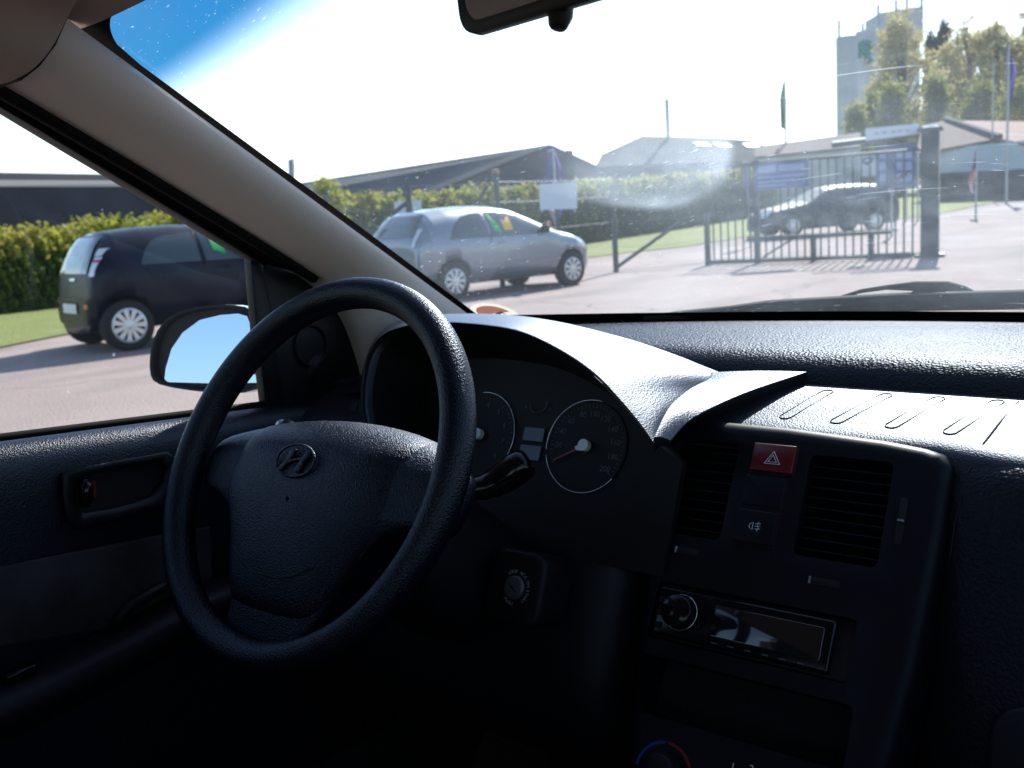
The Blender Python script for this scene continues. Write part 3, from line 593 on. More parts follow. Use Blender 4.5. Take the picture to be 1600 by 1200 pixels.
# ledge right of the hood: starts at the crease and ends in a sharp overhanging edge
A1 = [p+Vector((-.0006, 0, .0002)) for p in dense(Bq[41:], 28)]
B1 = cr([ony(*p) for p in ((1260, 581, .425), (1176, 609, .345), (1119, 633, .285), (1076, 657, .235), (1047, 688, .192))], 28)
rows = [[a.lerp(b, t)+Vector((0, 0, .0015*math.sin(math.pi*t))) for a, b in zip(A1, B1)] for t in (0, .1, .25, .5, .75, .92, .98, 1)]
ldg = loft('hood_ledge', rows, M['tray'], car)
loft('ledge_side', [B1, [p+Vector((.0005, -.0005, -.002)) for p in B1], [p+Vector((-.004, .002, -.003-.012*(1-i/27)**1.6)) for i, p in enumerate(B1)], [p+Vector((-.012-.012*i/27, .006+.014*i/27, -.004-.045*(1-i/27)**1.6)) for i, p in enumerate(B1)]], M['smooth'], ldg)
e_ = [r[-1] for r in rows]; loft('ledge_end', [e_, [p+Vector((0, .001, -.003)) for p in e_], [p+Vector((-.004, .014, -.012)) for p in e_]], M['tray'], ldg)
f_ = [r[0] for r in rows]; loft('ledge_front', [f_, [p+Vector((0, .002, -.02)) for p in f_]], M['tray'], ldg)

# ---- instrument cluster
iuv = [((p-GP.P).dot(GP.a), (p-GP.P).dot(GP.b)) for p in inner]; print('inner', [tuple(round(c, 3) for c in q) for q in iuv])
v_, f_ = prism(GP, [(iuv[0][0], -.10), (iuv[-1][0], -.10)]+iuv[::-1], -.01, 0)
clus = mesh('instrument_cluster', v_, f_, M['black'], car)
for (cu_, cv_, nm, lab, a_s, step, arcs) in ((.0022, .015, 'tachometer', [str(i) for i in range(9)], 208, 30.75, ((100, -52),)), (.1452, .0153, 'speedometer', [str(20*i) for i in range(1, 11)], 208-24.6, 24.6, ((78, 190), (196, 322)))):
    v_, f_ = prism(GP, [(cu_+.0475*math.cos(R(a)), cv_+.0475*math.sin(R(a))) for a in range(0, 360, 8)], .0002, .002)
    g = mesh(nm, v_, f_, M['gloss'] if 0 else M['black'], clus)
    for a0_, a1_ in arcs:
        v_, f_ = tube([GP(u, v, .004) for u, v in arc(cu_, cv_, .0488, a0_, a1_, 40)], .0005, 6); mesh('dial_ring', v_, f_, M['ring'], clus, True)
    n_ = len(lab)
    for i, s in enumerate(lab):
        an = R(a_s-step*i); q = GP.mat(cu_+.0345*math.cos(an), cv_+.0345*math.sin(an), .0026); text('dial_number', s, .0085, q, M['grey'], clus)
    tks = []
    for i in range(41 if nm == 'speedometer' else 33):
        an = R(208-246*i/(40 if nm == 'speedometer' else 32)); l = .005 if i % 4 == 0 else .0025
        u1, v1 = math.cos(an), math.sin(an); h = .0003
        tks.append(([GP(cu_+u1*(.0445-l)-v1*h, cv_+v1*(.0445-l)+u1*h, .0025), GP(cu_+u1*.0445-v1*h, cv_+v1*.0445+u1*h, .0025), GP(cu_+u1*.0445+v1*h, cv_+v1*.0445-u1*h, .0025), GP(cu_+u1*(.0445-l)+v1*h, cv_+v1*(.0445-l)-u1*h, .0025)], [(0, 1, 2, 3)]))
    v_, f_ = join(tks); mesh('dial_ticks', v_, f_, M['grey'], clus)
    an = R(208); d = (math.cos(an), math.sin(an)); pp = (-d[1], d[0])
    v_, f_ = prism(GP, [(cu_+d[0]*r+pp[0]*w_, cv_+d[1]*r+pp[1]*w_) for r, w_ in ((0, .0013), (.04, .0006), (.04, -.0006), (0, -.0013))], .005, .006); mesh('needle', v_, f_, M['needle'], clus)
    capo = [(cu_+.0062*math.cos(R(a)), cv_+.0062*math.sin(R(a))) for a in range(-110, 200, 12)]+[(cu_+d[0]*.0095+pp[0]*-.002, cv_+d[1]*.0095+pp[1]*-.002), (cu_+d[0]*.0095+pp[0]*.002, cv_+d[1]*.0095+pp[1]*.002)][::-1]
    v_, f_ = prism(GP, sorted(capo, key=lambda p: math.atan2(p[1]-cv_, p[0]-cu_)), .003, .0095); mesh('needle_cap', v_, f_, M['cap'], clus)
for (u0_, v0_, u1_, v1_) in ((.0625, .0145, .089, .029), (.062, -.006, .089, .0095)):
    v_, f_ = prism(GP, rrect(u0_, v0_, u1_, v1_, .001), .001, .003); mesh('display', v_, f_, M['lcd'], clus)
v_, f_ = tube([GP(u, v, .003) for u, v in arc(.074, .057, .0115, 195, 345, 20)], .0005, 6); mesh('fuel_gauge_arc', v_, f_, M['grey'], clus, True)
v_, f_ = join([prism(GP, [(.0845, .052), (.0855, .052), (.0855, .059), (.0845, .059)], .002, .003)]); mesh('fuel_gauge_tick', v_, f_, M['grey'], clus)
text('gauge_letter', 'E', .005, GP.mat(.058, .051, .0028), M['grey'], clus); text('gauge_letter', 'F', .005, GP.mat(.0905, .05, .0028), M['grey'], clus)
v_, f_ = prism(GP, [(.0775+.002*math.cos(R(a)), -.022+.002*math.sin(R(a))) for a in range(0, 360, 30)], 0, .004); mesh('reset_knob', v_, f_, M['lcd'], clus)
# cowl below the dials and lower dash
low_rows = []
for x in (-.66, -.55, -.46, -.4, -.3, -.2, -.15, -.132, -.124):
    P = [(.30, .955), (.262, .93), (.235, .90), (.205, .86), (.185, .80), (.16, .74), (.15, .66), (.22, .58), (.45, .5)]
    if x < -.5: P = [(.42, .985), (.33, .972), (.255, .95)]+P[3:]; P = P[:3]+[(.225, .90)]+P[4:]
    if len(P) < 9: P = P+[(.5, .45)]*(9-len(P))
    e_ = .0 if x < -.14 else (.022 if x < -.13 else .05)
    low_rows.append([Vector((x, a+e_, b)) for a, b in P[:9]])
loft('lower_dashboard', low_rows, M['smooth'], car, sub=1)
# left air vent beside the hood
v_, f_ = prism(Plane((-.55, .275, .935), 30), rrect(-.045, -.03, .045, .03, .01), -.002, .006); lv = bev(mesh('air_vent', v_, f_, M['panel'], car), .002)
v_, f_ = join([prism(Plane((-.55, .275, .935), 30), [(-.038+i*.02, -.022), (-.026+i*.02, -.022), (-.026+i*.02, .022), (-.038+i*.02, .022)], .006, .0068) for i in range(4)]); mesh('vent_slots', v_, f_, M['dark'], lv)
# bright left end of the dash top
loft('dash_end_cap', [[Vector((x, y, z)) for x, z in ((-.66, .955), (-.6, .968), (-.52, .972), (-.47, .97))] for y, z_ in ((.30, 0), (.40, 0), (.55, 0))], M['tray'], car)

# ---- centre stack
outl = [(-.128, .158), (-.1255, .176), (-.119, .189), (-.108, .1965), (-.088, .1990), (0, .1985), (.09, .194), (.125, .190), (.140, .186), (.149, .175), (.150, .12), (.146, .0), (.138, -.08), (.128, -.26), (-.080, -.26), (-.0862, -.13), (-.104, -.023), (-.112, .056)]
def inset(o, d):
    r = []; n = len(o)
    for i in range(n):
        a, b, c = Vector(o[i-1]), Vector(o[i]), Vector(o[(i+1) % n]); t = ((b-a).normalized()+(c-b).normalized()).normalized(); r.append((b.x+t.y*d, b.y-t.x*d))
    return r
def densep(o, k=3):
    r = []
    for i in range(len(o)):
        a, b = Vector(o[i]), Vector(o[(i+1) % len(o)])
        for j in range(k): r.append(tuple(a.lerp(b, j/k)))
    return r
ol_ = densep(outl, 2); rings = [(-.05, 0), (-.004, 0), (.0005, .0008), (.0045, .0028), (.0078, .0062), (.0095, .0105), (.010, .015)]
v_ = [SP(u, v, h) for h, d in rings for u, v in inset(ol_, d)]; n_ = len(ol_)
f_ = [(i*n_+j, i*n_+(j+1) % n_, (i+1)*n_+(j+1) % n_, (i+1)*n_+j) for i in range(len(rings)-1) for j in range(n_)]+[tuple(range(n_))[::-1], tuple(range((len(rings)-1)*n_, len(rings)*n_))]
stack = mesh('centre_console', v_, f_, M['panel'], car)
cuts = [prism(SP, rrect(-.105, .081, -.041, .1755, .006), -.04, .05), prism(SP, rrect(.0292, .0795, .1025, .172, .006), -.04, .05),
        prism(SP, rrect(-.0925, -.0185, .0945, .0345, .004), -.03, .05), prism(SP, rrect(-.094, -.085, .103, -.034, .006), -.045, .05)]
v_, f_ = join(cuts); cut(stack, v_, f_); 
b = stack.modifiers.new('b', 'BEVEL'); b.width = .0018; b.segments = 2; b.limit_method = 'ANGLE'; b.angle_limit = R(60)
stack.data.polygons.foreach_set('use_smooth', [True]*len(stack.data.polygons)); en = stack.modifiers.new('e', 'EDGE_SPLIT'); en.split_angle = R(45)
for (u0_, v0_, u1_, v1_, n_) in ((-.105, .081, -.041, .1755, 9), (.0292, .0795, .1025, .172, 9)):
    sl_ = []
    for i in range(n_):
        vv = v0_+.004+(v1_-v0_-.008)*(i+.5)/n_; h_ = .0035
        P = [(u0_+.001, vv, .004), (u1_-.001, vv, .004), (u1_-.001, vv-.006, -.012), (u0_+.001, vv-.006, -.012)]
        V_ = [SP(a, b_, c) for a, b_, c in P]+[SP(a, b_-.0016, c) for a, b_, c in P]
        sl_.append((V_, [(0,1,2,3), (7,6,5,4), (0,4,5,1), (1,5,6,2), (2,6,7,3), (3,7,4,0)]))
    back_ = prism(SP, rrect(u0_, v0_, u1_, v1_, .002), -.039, -.034)
    vn = mesh('air_vent', *back_, M['dark'], car); v_, f_ = join(sl_); mesh('vent_slats', v_, f_, M['panel'], vn)
def button(name, u0_, v0_, u1_, v1_, mt, h=.013, b_=.0015, parent=car):
    v_, f_ = prism(SP, rrect(u0_, v0_, u1_, v1_, .001), .002, h); return bev(mesh(name, v_, f_, mt, parent), b_)
for (u0_, v0_, u1_, v1_) in ((-.0262, .149, .0178, .1785), (-.0278, .1165, .0128, .147), (-.0288, .0815, .0118, .1145)):
    button('button_frame', u0_, v0_, u1_, v1_, M['dark'], .0104, 0.0001, stack)
hz = button('hazard_button', -.0245, .1505, .0162, .177, M['red'], .0145)
def outline(cu_, cv_, pts, r, par, mt, closed=True, h=.0150):
    v_, f_ = tube([SP(cu_+a, cv_+b_, h) for a, b_ in pts], r, 6, closed=closed); mesh('symbol', v_, f_, mt, par)
M['sym'] = mat('symbol_white', (.9,.92,.95), .5)
tri = lambda r: [(r*math.cos(R(a)), r*.92*math.sin(R(a))) for a in (90, 210, 330)]
outline(-.0035, .1618, tri(.0086), .00055, hz, M['sym']); outline(-.0035, .1618, tri(.0048), .0005, hz, M['sym'])
button('blank_button', -.0265, .1178, .0115, .1457, M['panel'], .012)
fg = button('fog_light_button', -.0275, .0828, .0105, .1132, M['panel'], .013)
outline(-.0085, .0985, [(-.002, .0035), (-.0045, .002), (-.0055, 0), (-.0045, -.002), (-.002, -.0035)], .0003, fg, M['white'], True, .0133)
for i in (-1, 0, 1): outline(-.0085, .0985, [(.0, i*.0024), (.0052, i*.0024+.0006)], .00028, fg, M['white'], False, .0133)
outline(-.0085, .0985, [(.0032, .0046), (.0022, .002), (.0034, -.001), (.0024, -.0044)], .00028, fg, M['white'], False, .0133)
# small slider levers with white marks
for u_, v_0, w_, h_ in ((-.112, .125, .006, .03), (.116, .122, .006, .04), (-.070, .066, .024, .006), (.062, .060, .026, .006)):
    s_ = button('vent_lever', u_-w_/2, v_0-h_/2, u_+w_/2, v_0+h_/2, M['dark'], .0108, .0001)
    if h_ > .01: button('lever_mark', u_-.0025, v_0-.0005, u_+.0025, v_0+.0005, M['white'], .0135, .0001, s_)
    else: button('lever_mark', u_-w_/2, v_0-.003, u_-w_/2+.0009, v_0+.003, M['white'], .0125, .0001, s_)
# ---- radio
rd = button('car_radio', -.0915, -.0175, .0935, .0335, M['black'], .004, .002)
v_, f_ = prism(SP, rrect(-.0885, -.0145, .0785, .0305, .003), .003, .012); face = bev(mesh('radio_face', v_, f_, M['gloss'], rd), .003, 3)
v_, f_ = prism(SP, rrect(-.030, -.006, .070, .0225, .002), .0118, .0130); bev(mesh('radio_display', v_, f_, mat('display_glass', (.012,.011,.012), .06, spec=.9), rd), .0008)
kn = [[SP(-.0585+r*math.cos(2*math.pi*i/36), .0085+r*math.sin(2*math.pi*i/36), h) for i in range(36)] for r, h in ((.0165, .011), (.0165, .016), (.0155, .020), (.0148, .0305), (.0138, .0318), (.0001, .0318))]
kb = loft('volume_knob', kn, M['gloss'], rd, closed=True)
v_, f_ = tube([SP(-.0585+.0160*math.cos(R(a)), .0085+.0160*math.sin(R(a)), .0205) for a in range(0, 360, 8)], .0006, 6, closed=True); mesh('knob_ring', v_, f_, M['chrome'], rd, True)
for u_, v_0 in ((-.083, .017), (-.083, .006), (-.083, -.006)): 
    v_, f_ = prism(SP, rrect(u_-.004, v_0-.003, u_+.004, v_0+.003, .001), .0118, .0135); bev(mesh('radio_button', v_, f_, M['smooth'], rd), .0006)
v_, f_ = join([prism(SP, [(-.028+i*.016, -.0112), (-.022+i*.016, -.0112), (-.022+i*.016, -.0102), (-.028+i*.016, -.0102)], .012, .0123) for i in range(6)]); mesh('radio_key_marks', v_, f_, M['grey'], rd)
v_, f_ = prism(SP, rrect(-.094, -.085, .103, -.034, .004), -.045, -.043); mesh('storage_slot', v_, f_, M['dark'], stack)
# ---- heater knobs
for cu_, nm in ((-.0475, 'temperature_knob'), (.026, 'fan_knob')):
    cv_ = -.130
    kn = [[SP(cu_+r*math.cos(2*math.pi*i/36), cv_+r*math.sin(2*math.pi*i/36), h) for i in range(36)] for r, h in ((.0185, .009), (.0175, .024), (.016, .027), (.0001, .027))]
    k_ = loft(nm, kn, M['black'], car, closed=True)
    if nm == 'temperature_knob':
        for a0_, a1_, mt in ((178, 98, M['bluep']), (92, 0, M['redp'])):
            O_ = arc(cu_, cv_, .0275, a0_, a1_, 20)+arc(cu_, cv_, .0250, a1_, a0_, 20); v_, f_ = prism(SP, O_, .0101, .0106); mesh('temperature_scale', v_, f_, mt, k_)
    else:
        for s_, an in (('0', 160), ('1', 118), ('2', 82), ('3', 40), ('4', 0)): text('knob_number', s_, .0085, SP.mat(cu_+.0265*math.cos(R(an)), cv_+.0265*math.sin(R(an)), .0102), M['white'], k_)
# ---- passenger side of the dashboard
rows = []
for x, dy in ((.135, .02), (.15, .004), (.175, -.004), (.2, -.010), (.24, -.014), (.32, -.016), (.45, -.012), (.60, .0), (.70, .01)):
    P = [(.33, .9655), (.296+dy, .962), (.272+dy, .950), (.258+dy, .925), (.245+dy, .88), (.225+dy, .82), (.205+dy, .74), (.20+dy, .66), (.26, .56), (.5, .45)]
    rows.append([Vector((x, a, b)) for a, b in P])
pd = loft('passenger_dash', rows, M['dash'], car, sub=2)
bpy.context.view_layer.update(); sm = [hitc(x, y, [tray, pd]) for x, y in ((1592, 627), (1562, 660), (1537, 692), (1514, 735), (1502, 775), (1492, 815), (1484, 870))]; sm = [p+(CAM-p).normalized()*.001 for p in sm if p]
v_, f_ = tube(sm, .0007, 6); mesh('dash_seam', v_, f_, M['black'], pd)
v_, f_ = prism(Plane((.36, .2, .74), 14), rrect(-.165, -.09, .17, .05, .03, 8), -.02, .012); gb = bev(mesh('glove_box', v_, f_, M['smooth'], car), .006)

# ---- steering wheel
WP = Plane((-.345, 0, .9675), 30.77)
RM, RT_ = .1754, .0150
Vv, Ff = [], []
for i in range(128):
    a = 2*math.pi*i/128
    for j in range(24):
        q = 2*math.pi*j/24; r = RM+RT_*math.cos(q); Vv.append(WP(r*math.cos(a), r*math.sin(a), RT_*1.12*math.sin(q)))
for i in range(128):
    for j in range(24): Ff.append((i*24+j, ((i+1) % 128)*24+j, ((i+1) % 128)*24+(j+1) % 24, i*24+(j+1) % 24))
wheel = mesh('steering_wheel', Vv, Ff, M['rim'], car, True)
half = [(0, .0615), (.05, .0590), (.09, .0515), (.12, .0405), (.145, .029), (.166, .019), (.170, .0), (.169, -.032), (.150, -.036), (.125, -.042), (.103, -.054), (.088, -.075), (.074, -.105), (.060, -.135), (.0525, -.155), (.058, -.170), (0, -.174)]
def hubout(half): return half + [(-u, v) for u, v in half[::-1] if u > 0]
def dome(name, half, zs, mt, parent, cv_=-.035, sub=1):
    O_ = hubout(half); rows = []
    for s, h in zs: rows.append([WP(u*s, cv_+(v-cv_)*s, h-13*max(0, cv_+(v-cv_)*s-.006+.06*abs(u*s))**2) for u, v in O_])
    return loft(name, rows, mt, parent, closed=True, sub=sub)
dome('spoke_cover', half, ((.9, -.055), (1.0, -.048), (1.0, -.022), (.985, -.014), (.95, -.0095), (.88, -.0075), (.8, -.006), (.65, -.0045), (.5, -.003), (.05, -.002)), M['hub'], wheel)
pad = [(0, .0632), (.05, .0605), (.088, .0535), (.112, .0445), (.1175, .033), (.119, .0), (.117, -.034), (.108, -.047), (.092, -.068), (.078, -.098), (.064, -.126), (.052, -.1405), (.03, -.1425), (0, -.143)]
ab = dome('airbag_cover', pad, ((1.0, -.052), (1.0, -.03), (.99, -.0185), (.965, -.0095), (.92, -.0035), (.86, .0), (.8, .0025), (.68, .005), (.55, .007), (.25, .0085), (.02, .009)), M['hub'], wheel)
bpy.context.view_layer.update(); dg_ = bpy.context.evaluated_depsgraph_get(); abe = [o.evaluated_get(dg_) for o in (ab, wheel.children[0])]
def onhub(u, v):
    best = None
    for o in abe:
        r = o.ray_cast(WP(u, v, .1), -WP.n)
        if r[0] and (best is None or (r[1]-WP.P).dot(WP.n) > (best-WP.P).dot(WP.n)): best = r[1]
    return (best or WP(u, v, -.02))+WP.n*.0002
seams = [[(u/1000, -.1405) for u in range(-50, 51, 10)], [(-.055, -.088), (-.035, -.100), (-.015, -.105), (.015, -.105), (.035, -.100), (.055, -.088)]]
for q_ in seams:
    v_, f_ = tube([onhub(*p) for p in q_], .0010, 6); mesh('seam', v_, f_, M['dark'], wheel, True)
# emblem: slanted letter in an oval
EC = (-.006, .001); eh = .0125
v_, f_ = tube([WP(EC[0]+.026*math.cos(R(a)), EC[1]+.0155*math.sin(R(a)), eh-.0035) for a in range(0, 360, 8)], .0012, 8, closed=True); em = mesh('emblem', v_, f_, M['hub'], wheel, True)
sh = lambda u, v: (EC[0]+u+v*.45, EC[1]+v)
bars = []
for L_ in ([(-.0155, -.0105), (-.0085, -.0105), (-.0065, -.001), (-.0075, .0105), (-.0145, .0105), (-.0125, .0)], [(.0085, -.0105), (.0155, -.0105), (.0125, .0), (.0145, .0105), (.0075, .0105), (.0065, .001)]):
    bars.append(prism(WP, [sh(*p) for p in L_], eh-.006, eh-.0022))
bars.append(prism(WP, [sh(*p) for p in ((-.009, -.004), (.0, -.0005), (.009, .001), (.009, .0045), (.0, .0025), (-.009, -.0005))], eh-.006, eh-.0023))
v_, f_ = join(bars); bev(mesh('emblem_letter', v_, f_, M['hub'], em), .0008)
v_, f_ = tube([WP(u, v, h) for u, v, h in ((-.052, -.092, -.0005), (-.03, -.104, .0005), (-.012, -.107, .001), (.012, -.107, .001), (.03, -.104, .0005), (.052, -.092, -.0005))], .0012, 6); mesh('pad_crease', v_, f_, M['black'], wheel, True)
# ---- column shroud, stalks, ignition
CP = lambda h, u=0, v=0: WP(u, v, h)
rows = []
for h, sx_, sy_, dv in ((-.035, .060, .045, -.02), (-.06, .066, .055, -.022), (-.12, .078, .066, -.03), (-.18, .085, .07, -.038), (-.24, .088, .07, -.05)):
    rows.append([WP(sx_*math.copysign(abs(math.cos(2*math.pi*i/28))**.6, math.cos(2*math.pi*i/28)), dv+sy_*math.copysign(abs(math.sin(2*math.pi*i/28))**.6, math.sin(2*math.pi*i/28)), h) for i in range(28)])
shr = loft('column_shroud', rows, M['smooth'], car, closed=True, sub=1)
IP = Plane((0, 0, 0), 22); IP.P = CAM+(onx(805, 918, -.258)-CAM)*.93
v_, f_ = prism(IP, rrect(-.034, -.036, .032, .036, .016, 6), -.05, 0); ig = bev(mesh('ignition_lock', v_, f_, M['black'], car), .005, 3)
kn = [[IP(r*math.cos(2*math.pi*i/30), r*math.sin(2*math.pi*i/30), h) for i in range(30)] for r, h in ((.0115, 0), (.011, .004), (.0095, .0042), (.0001, .0042))]
loft('lock_barrel', kn, mat('lock_metal', (.12,.11,.11), .5, .6), ig, closed=True)
v_, f_ = prism(IP, [(-.0045, .0015), (.0035, -.0045), (.0045, -.0035), (-.0035, .0025)], .004, .0047); mesh('key_slot', v_, f_, M['dark'], ig)
M['lockt'] = mat('lock_print', (.3,.31,.33), .5)
for s_, a0_, st in (('LOCK', 128, -11), ('ACC', 72, -12), ('ON', 28, -13), ('START', -2, -11)):
    for i, ch in enumerate(s_):
        a = a0_+st*i; Mx = IP.mat(.0155*math.cos(R(a)), .0155*math.sin(R(a)), .0003) @ Matrix.Rotation(R(a-90), 4, 'Z'); text('lock_text', ch, .0045, Mx, M['lockt'], ig)
for i, ch in enumerate('PUSH'):
    a = 232+i*11; Mx = IP.mat(.0158*math.cos(R(a)), .0158*math.sin(R(a)), .0003) @ Matrix.Rotation(R(a+90), 4, 'Z'); text('lock_text', ch, .0045, Mx, M['lockt'], ig)
e1 = WP(.06, -.005, -.055)
t1 = onx(822, 722, -.205); t0_ = onx(760, 765, -.235)
v_, f_ = tube([e1, e1.lerp(t0_, .6), t0_, t0_.lerp(t1, .5), t1, t1+(t1-t0_)*.10], [.008, .009, .012, .0175, .0165, .011], 16); subs(mesh('wiper_stalk', v_, f_, M['gloss'], car, True), 1)
e2 = WP(-.06, .0, -.06); t2 = onx(432, 664, -.475)
v_, f_ = tube([e2, e2.lerp(t2, .5), t2+Vector((.03, 0, 0)), t2], [.008, .008, .011, .009], 12); subs(mesh('indicator_stalk', v_, f_, M['gloss'], car, True), 1)

# ---- cowl, wipers, bonnet outside the glass
cowl = [[Vector((.66*u, .60+.40*(1-abs(u)**2.2)+d, 1.012-.036*(1-abs(u)**2.2)+z)) for u in [x/16 for x in range(-16, 17)]] for d, z in ((.0, -.012), (.03, .002), (.10, -.004), (.14, -.03))]
loft('cowl', cowl, M['rubber'], car)
bn = [[Vector((.70*u, .75+.39*(1-abs(u)**2.2)*(1-t)+t*.95, .985-.05*abs(u)**3-.03*(1-abs(u)**2)*(1-t)-.10*t-.16*t*t)) for u in [x/12 for x in range(-12, 13)]] for t in (0, .1, .3, .6, .85, 1)]
loft('bonnet', bn, M['carblue'], car, sub=1)
def wsp(px, py, off): q = ws_hit(px, py); return (q+Vector((0, .55, .84)).normalized()*off) if q else onax(px, py, 1, 1.02)
bl = [(1005, 498), (1060, 493), (1140, 487), (1200, 481), (1300, 476), (1400, 472), (1500, 470), (1600, 468), (1700, 468)]
v_, f_ = tube([onz(x, y+3, 1.012)+Vector((0, 0.0, 0)) if 0 else ony(x, y, .78+.26*min(1, (x-1005)/300)) for x, y in bl], [.004, .008, .010, .013, .014, .015, .015, .015, .015], 8); wb = mesh('wiper_blade', v_, f_, M['dark'], car, True)
am = [(1310, 466), (1345, 455), (1385, 449), (1430, 447), (1480, 448), (1505, 455), (1522, 468)]
v_, f_ = tube([ony(x, y, 1.06) for x, y in am], [.003, .0035, .004, .008, .009, .009, .012], 8); mesh('wiper_arm', v_, f_, M['dark'], car, True)
mesh('wiper_arm_cover', [ony(x, y, 1.062+d) for d in (0, .02) for x, y in ((1415, 470), (1420, 458), (1440, 449), (1480, 449), (1505, 457), (1522, 470))], [tuple(range(6)), tuple(range(6, 12))[::-1]]+[(i, 6+i, 6+(i+1) % 6, (i+1) % 6) for i in range(6)], M['dark'], wb)

# ---- cabin shell: roof skin, floor, firewall, tail, rear pillars, unseen seat boxes added to block light from behind
sh_parts = [boxm((0, -1.66, .72), (1.36, .14, .62), Matrix.Identity(4)), boxm((-.36, -.80, .90), (.50, .13, .60)), boxm((-.36, -.84, 1.27), (.26, .09, .17)), boxm((-.36, -.55, .52), (.50, .48, .16)), boxm((0, -1.95, .98), (1.3, .45, .03)),
 boxm((0, -.65, .30), (1.46, 3.2, .04)), boxm((0, .62, .62), (1.40, .04, .62)), boxm((0, -2.22, .65), (1.46, .06, .72))]
for s in (-1, 1):
    sh_parts += [boxm((s*.70, .50, .62), (.05, .30, .70)), boxm((s*.71, -.30, .40), (.04, 1.5, .25)), boxm((s*.725, -1.65, .65), (.06, 1.2, .70)), boxm((s*.725, -1.0, .65), (.05, .12, .72)), boxm((s*.66, -1.06, 1.19), (.07, .12, .44)), boxm((s*.67, -2.1, 1.19), (.1, .24, .44))]
v_, f_ = join(sh_parts); mesh('cabin_shell', v_, f_, M['carpet'], car)
rf = [[Vector((x*.62, y, 1.49+.035*(1-x*x)+.02*math.sin(math.pi*(y+2.25)/2.3))) for x in [i/6 for i in range(-6, 7)]] for y in (.04, -.3, -.8, -1.4, -2.0, -2.25)]
solid(loft('roof', rf, M['carblue'], car), .01)
hl_ = [[Vector((x*.60, y, 1.455+.03*(1-x*x))) for x in [i/6 for i in range(-6, 7)]] for y in (.0, -.3, -.8, -1.4, -2.0, -2.25)]
loft('roof_lining', hl_, M['head'], car)
for s in (-1, 1):
    loft('outer_door_panel', [[Vector((s*x, y, z)) for x, z in ((.715, .95), (.76, .93), (.80, .80), (.81, .6), (.79, .3))] for y in (.42, 0, -.5, -1.0)], M['carblue'], car)
mat_o = mesh('brown_paper_mat', [onz(*p, .3225) for p in ((770, 1115), (860, 1155), (845, 1290), (700, 1290))], [(0, 1, 2, 3)], M['card'], None, label='brown paper mat lying on the dark car floor below the steering column', cat='floor mat')
solid(mat_o, .004, 1)
# ================================================================== OUTSIDE
# ---- ground
xs = sorted(set([-400+i*25 for i in range(33)]+[-60+i*3 for i in range(41)])); ys = sorted(set([-150+i*25 for i in range(32)]+[-6+i*3 for i in range(36)]))
V_ = [(x, y, Tz(x, y)) for y in ys for x in xs]; nx = len(xs)
F_ = [(j*nx+i, j*nx+i+1, (j+1)*nx+i+1, (j+1)*nx+i) for j in range(len(ys)-1) for i in range(nx-1)]
mesh('road', V_, F_, M['asphalt'], None, True, kind='structure')
gb_ = [G(*p) for p in ((0, 545), (120, 521), (700, 440), (910, 404), (1100, 382), (1190, 366), (1320, 352), (1455, 337), (1560, 316), (1640, 300))]
d0 = (gb_[0]-gb_[1]).normalized(); gb_ = [gb_[0]+d0*40]+gb_
outw = Vector((-.93, .36, 0)).normalized()
V_, F_ = [], []
D_ = dense(gb_, 90); ss = [0, .5, 1.5, 3, 5, 8, 12, 17, 25, 40, 60, 90, 140, 200]
for i, p in enumerate(D_):
    k = i/89; dr = Vector((-.95*(1-k)-.15*k, .3*(1-k)+.99*k, 0)).normalized()
    j_ = .12*math.sin(i*1.9)+.08*math.sin(i*4.7)
    for s in ss:
        q = p+dr*(s+(j_ if s == 0 else 0)); V_.append((q.x, q.y, Tz(q.x, q.y)+.02+(.012 if s else 0)))
n_ = len(ss); F_ = [(i*n_+j, i*n_+j+1, (i+1)*n_+j+1, (i+1)*n_+j) for i in range(89) for j in range(n_-1)]
mesh('grass_verge', V_, F_, M['grass'], None, True, kind='structure')
kl = [G(*p) for p in ((1465, 341), (1520, 332), (1600, 321), (1680, 308))]
kd = dense(kl, 24); v_, f_ = join([([a+Vector((0, 0, .004)) , b+Vector((0, 0, .004)), b+Vector((0, .30, .03)), a+Vector((0, .30, .03)), a+Vector((0, .30, -.1)), b+Vector((0, .30, -.1))], [(0, 1, 2, 3), (3, 2, 5, 4)]) for a, b in zip(kd, kd[1:])])
mesh('kerb_line', v_, f_, M['concrete'], None, kind='structure')

# ---- leaves
def leaves(P, Nrm, size, jitter=.6):
    """one small leaf-shaped quad per point, as arrays"""
    n = len(P); r = rng.normal(size=(n, 3)); d = Nrm*.8+r*jitter; d /= np.linalg.norm(d, axis=1)[:, None]
    a = np.cross(d, rng.normal(size=(n, 3))); a /= np.linalg.norm(a, axis=1)[:, None]; b = np.cross(d, a)
    s = (size*(0.6+.8*rng.random(n)))[:, None]
    v = np.stack([P-a*s, P+b*s*.55, P+a*s, P-b*s*.55], 1).reshape(-1, 3); return v
def leafmesh(name, groups, parent=None, **k):
    """groups: list of (verts(4n,3), material)"""
    V = np.concatenate([g[0] for g in groups]); n = len(V)//4; me = bpy.data.meshes.new(name)
    me.vertices.add(len(V)); me.vertices.foreach_set('co', V.astype('f').ravel()); me.loops.add(4*n); me.loops.foreach_set('vertex_index', np.arange(4*n))
    me.polygons.add(n); me.polygons.foreach_set('loop_start', np.arange(n)*4); 
    for g in groups: me.materials.append(g[1])
    me.polygons.foreach_set('material_index', np.concatenate([np.full(len(g[0])//4, i) for i, g in enumerate(groups)])); me.update(calc_edges=True)
    o = bpy.data.objects.new(name, me); col.objects.link(o)
    if parent: o.parent = parent
    return setp(o, **k)
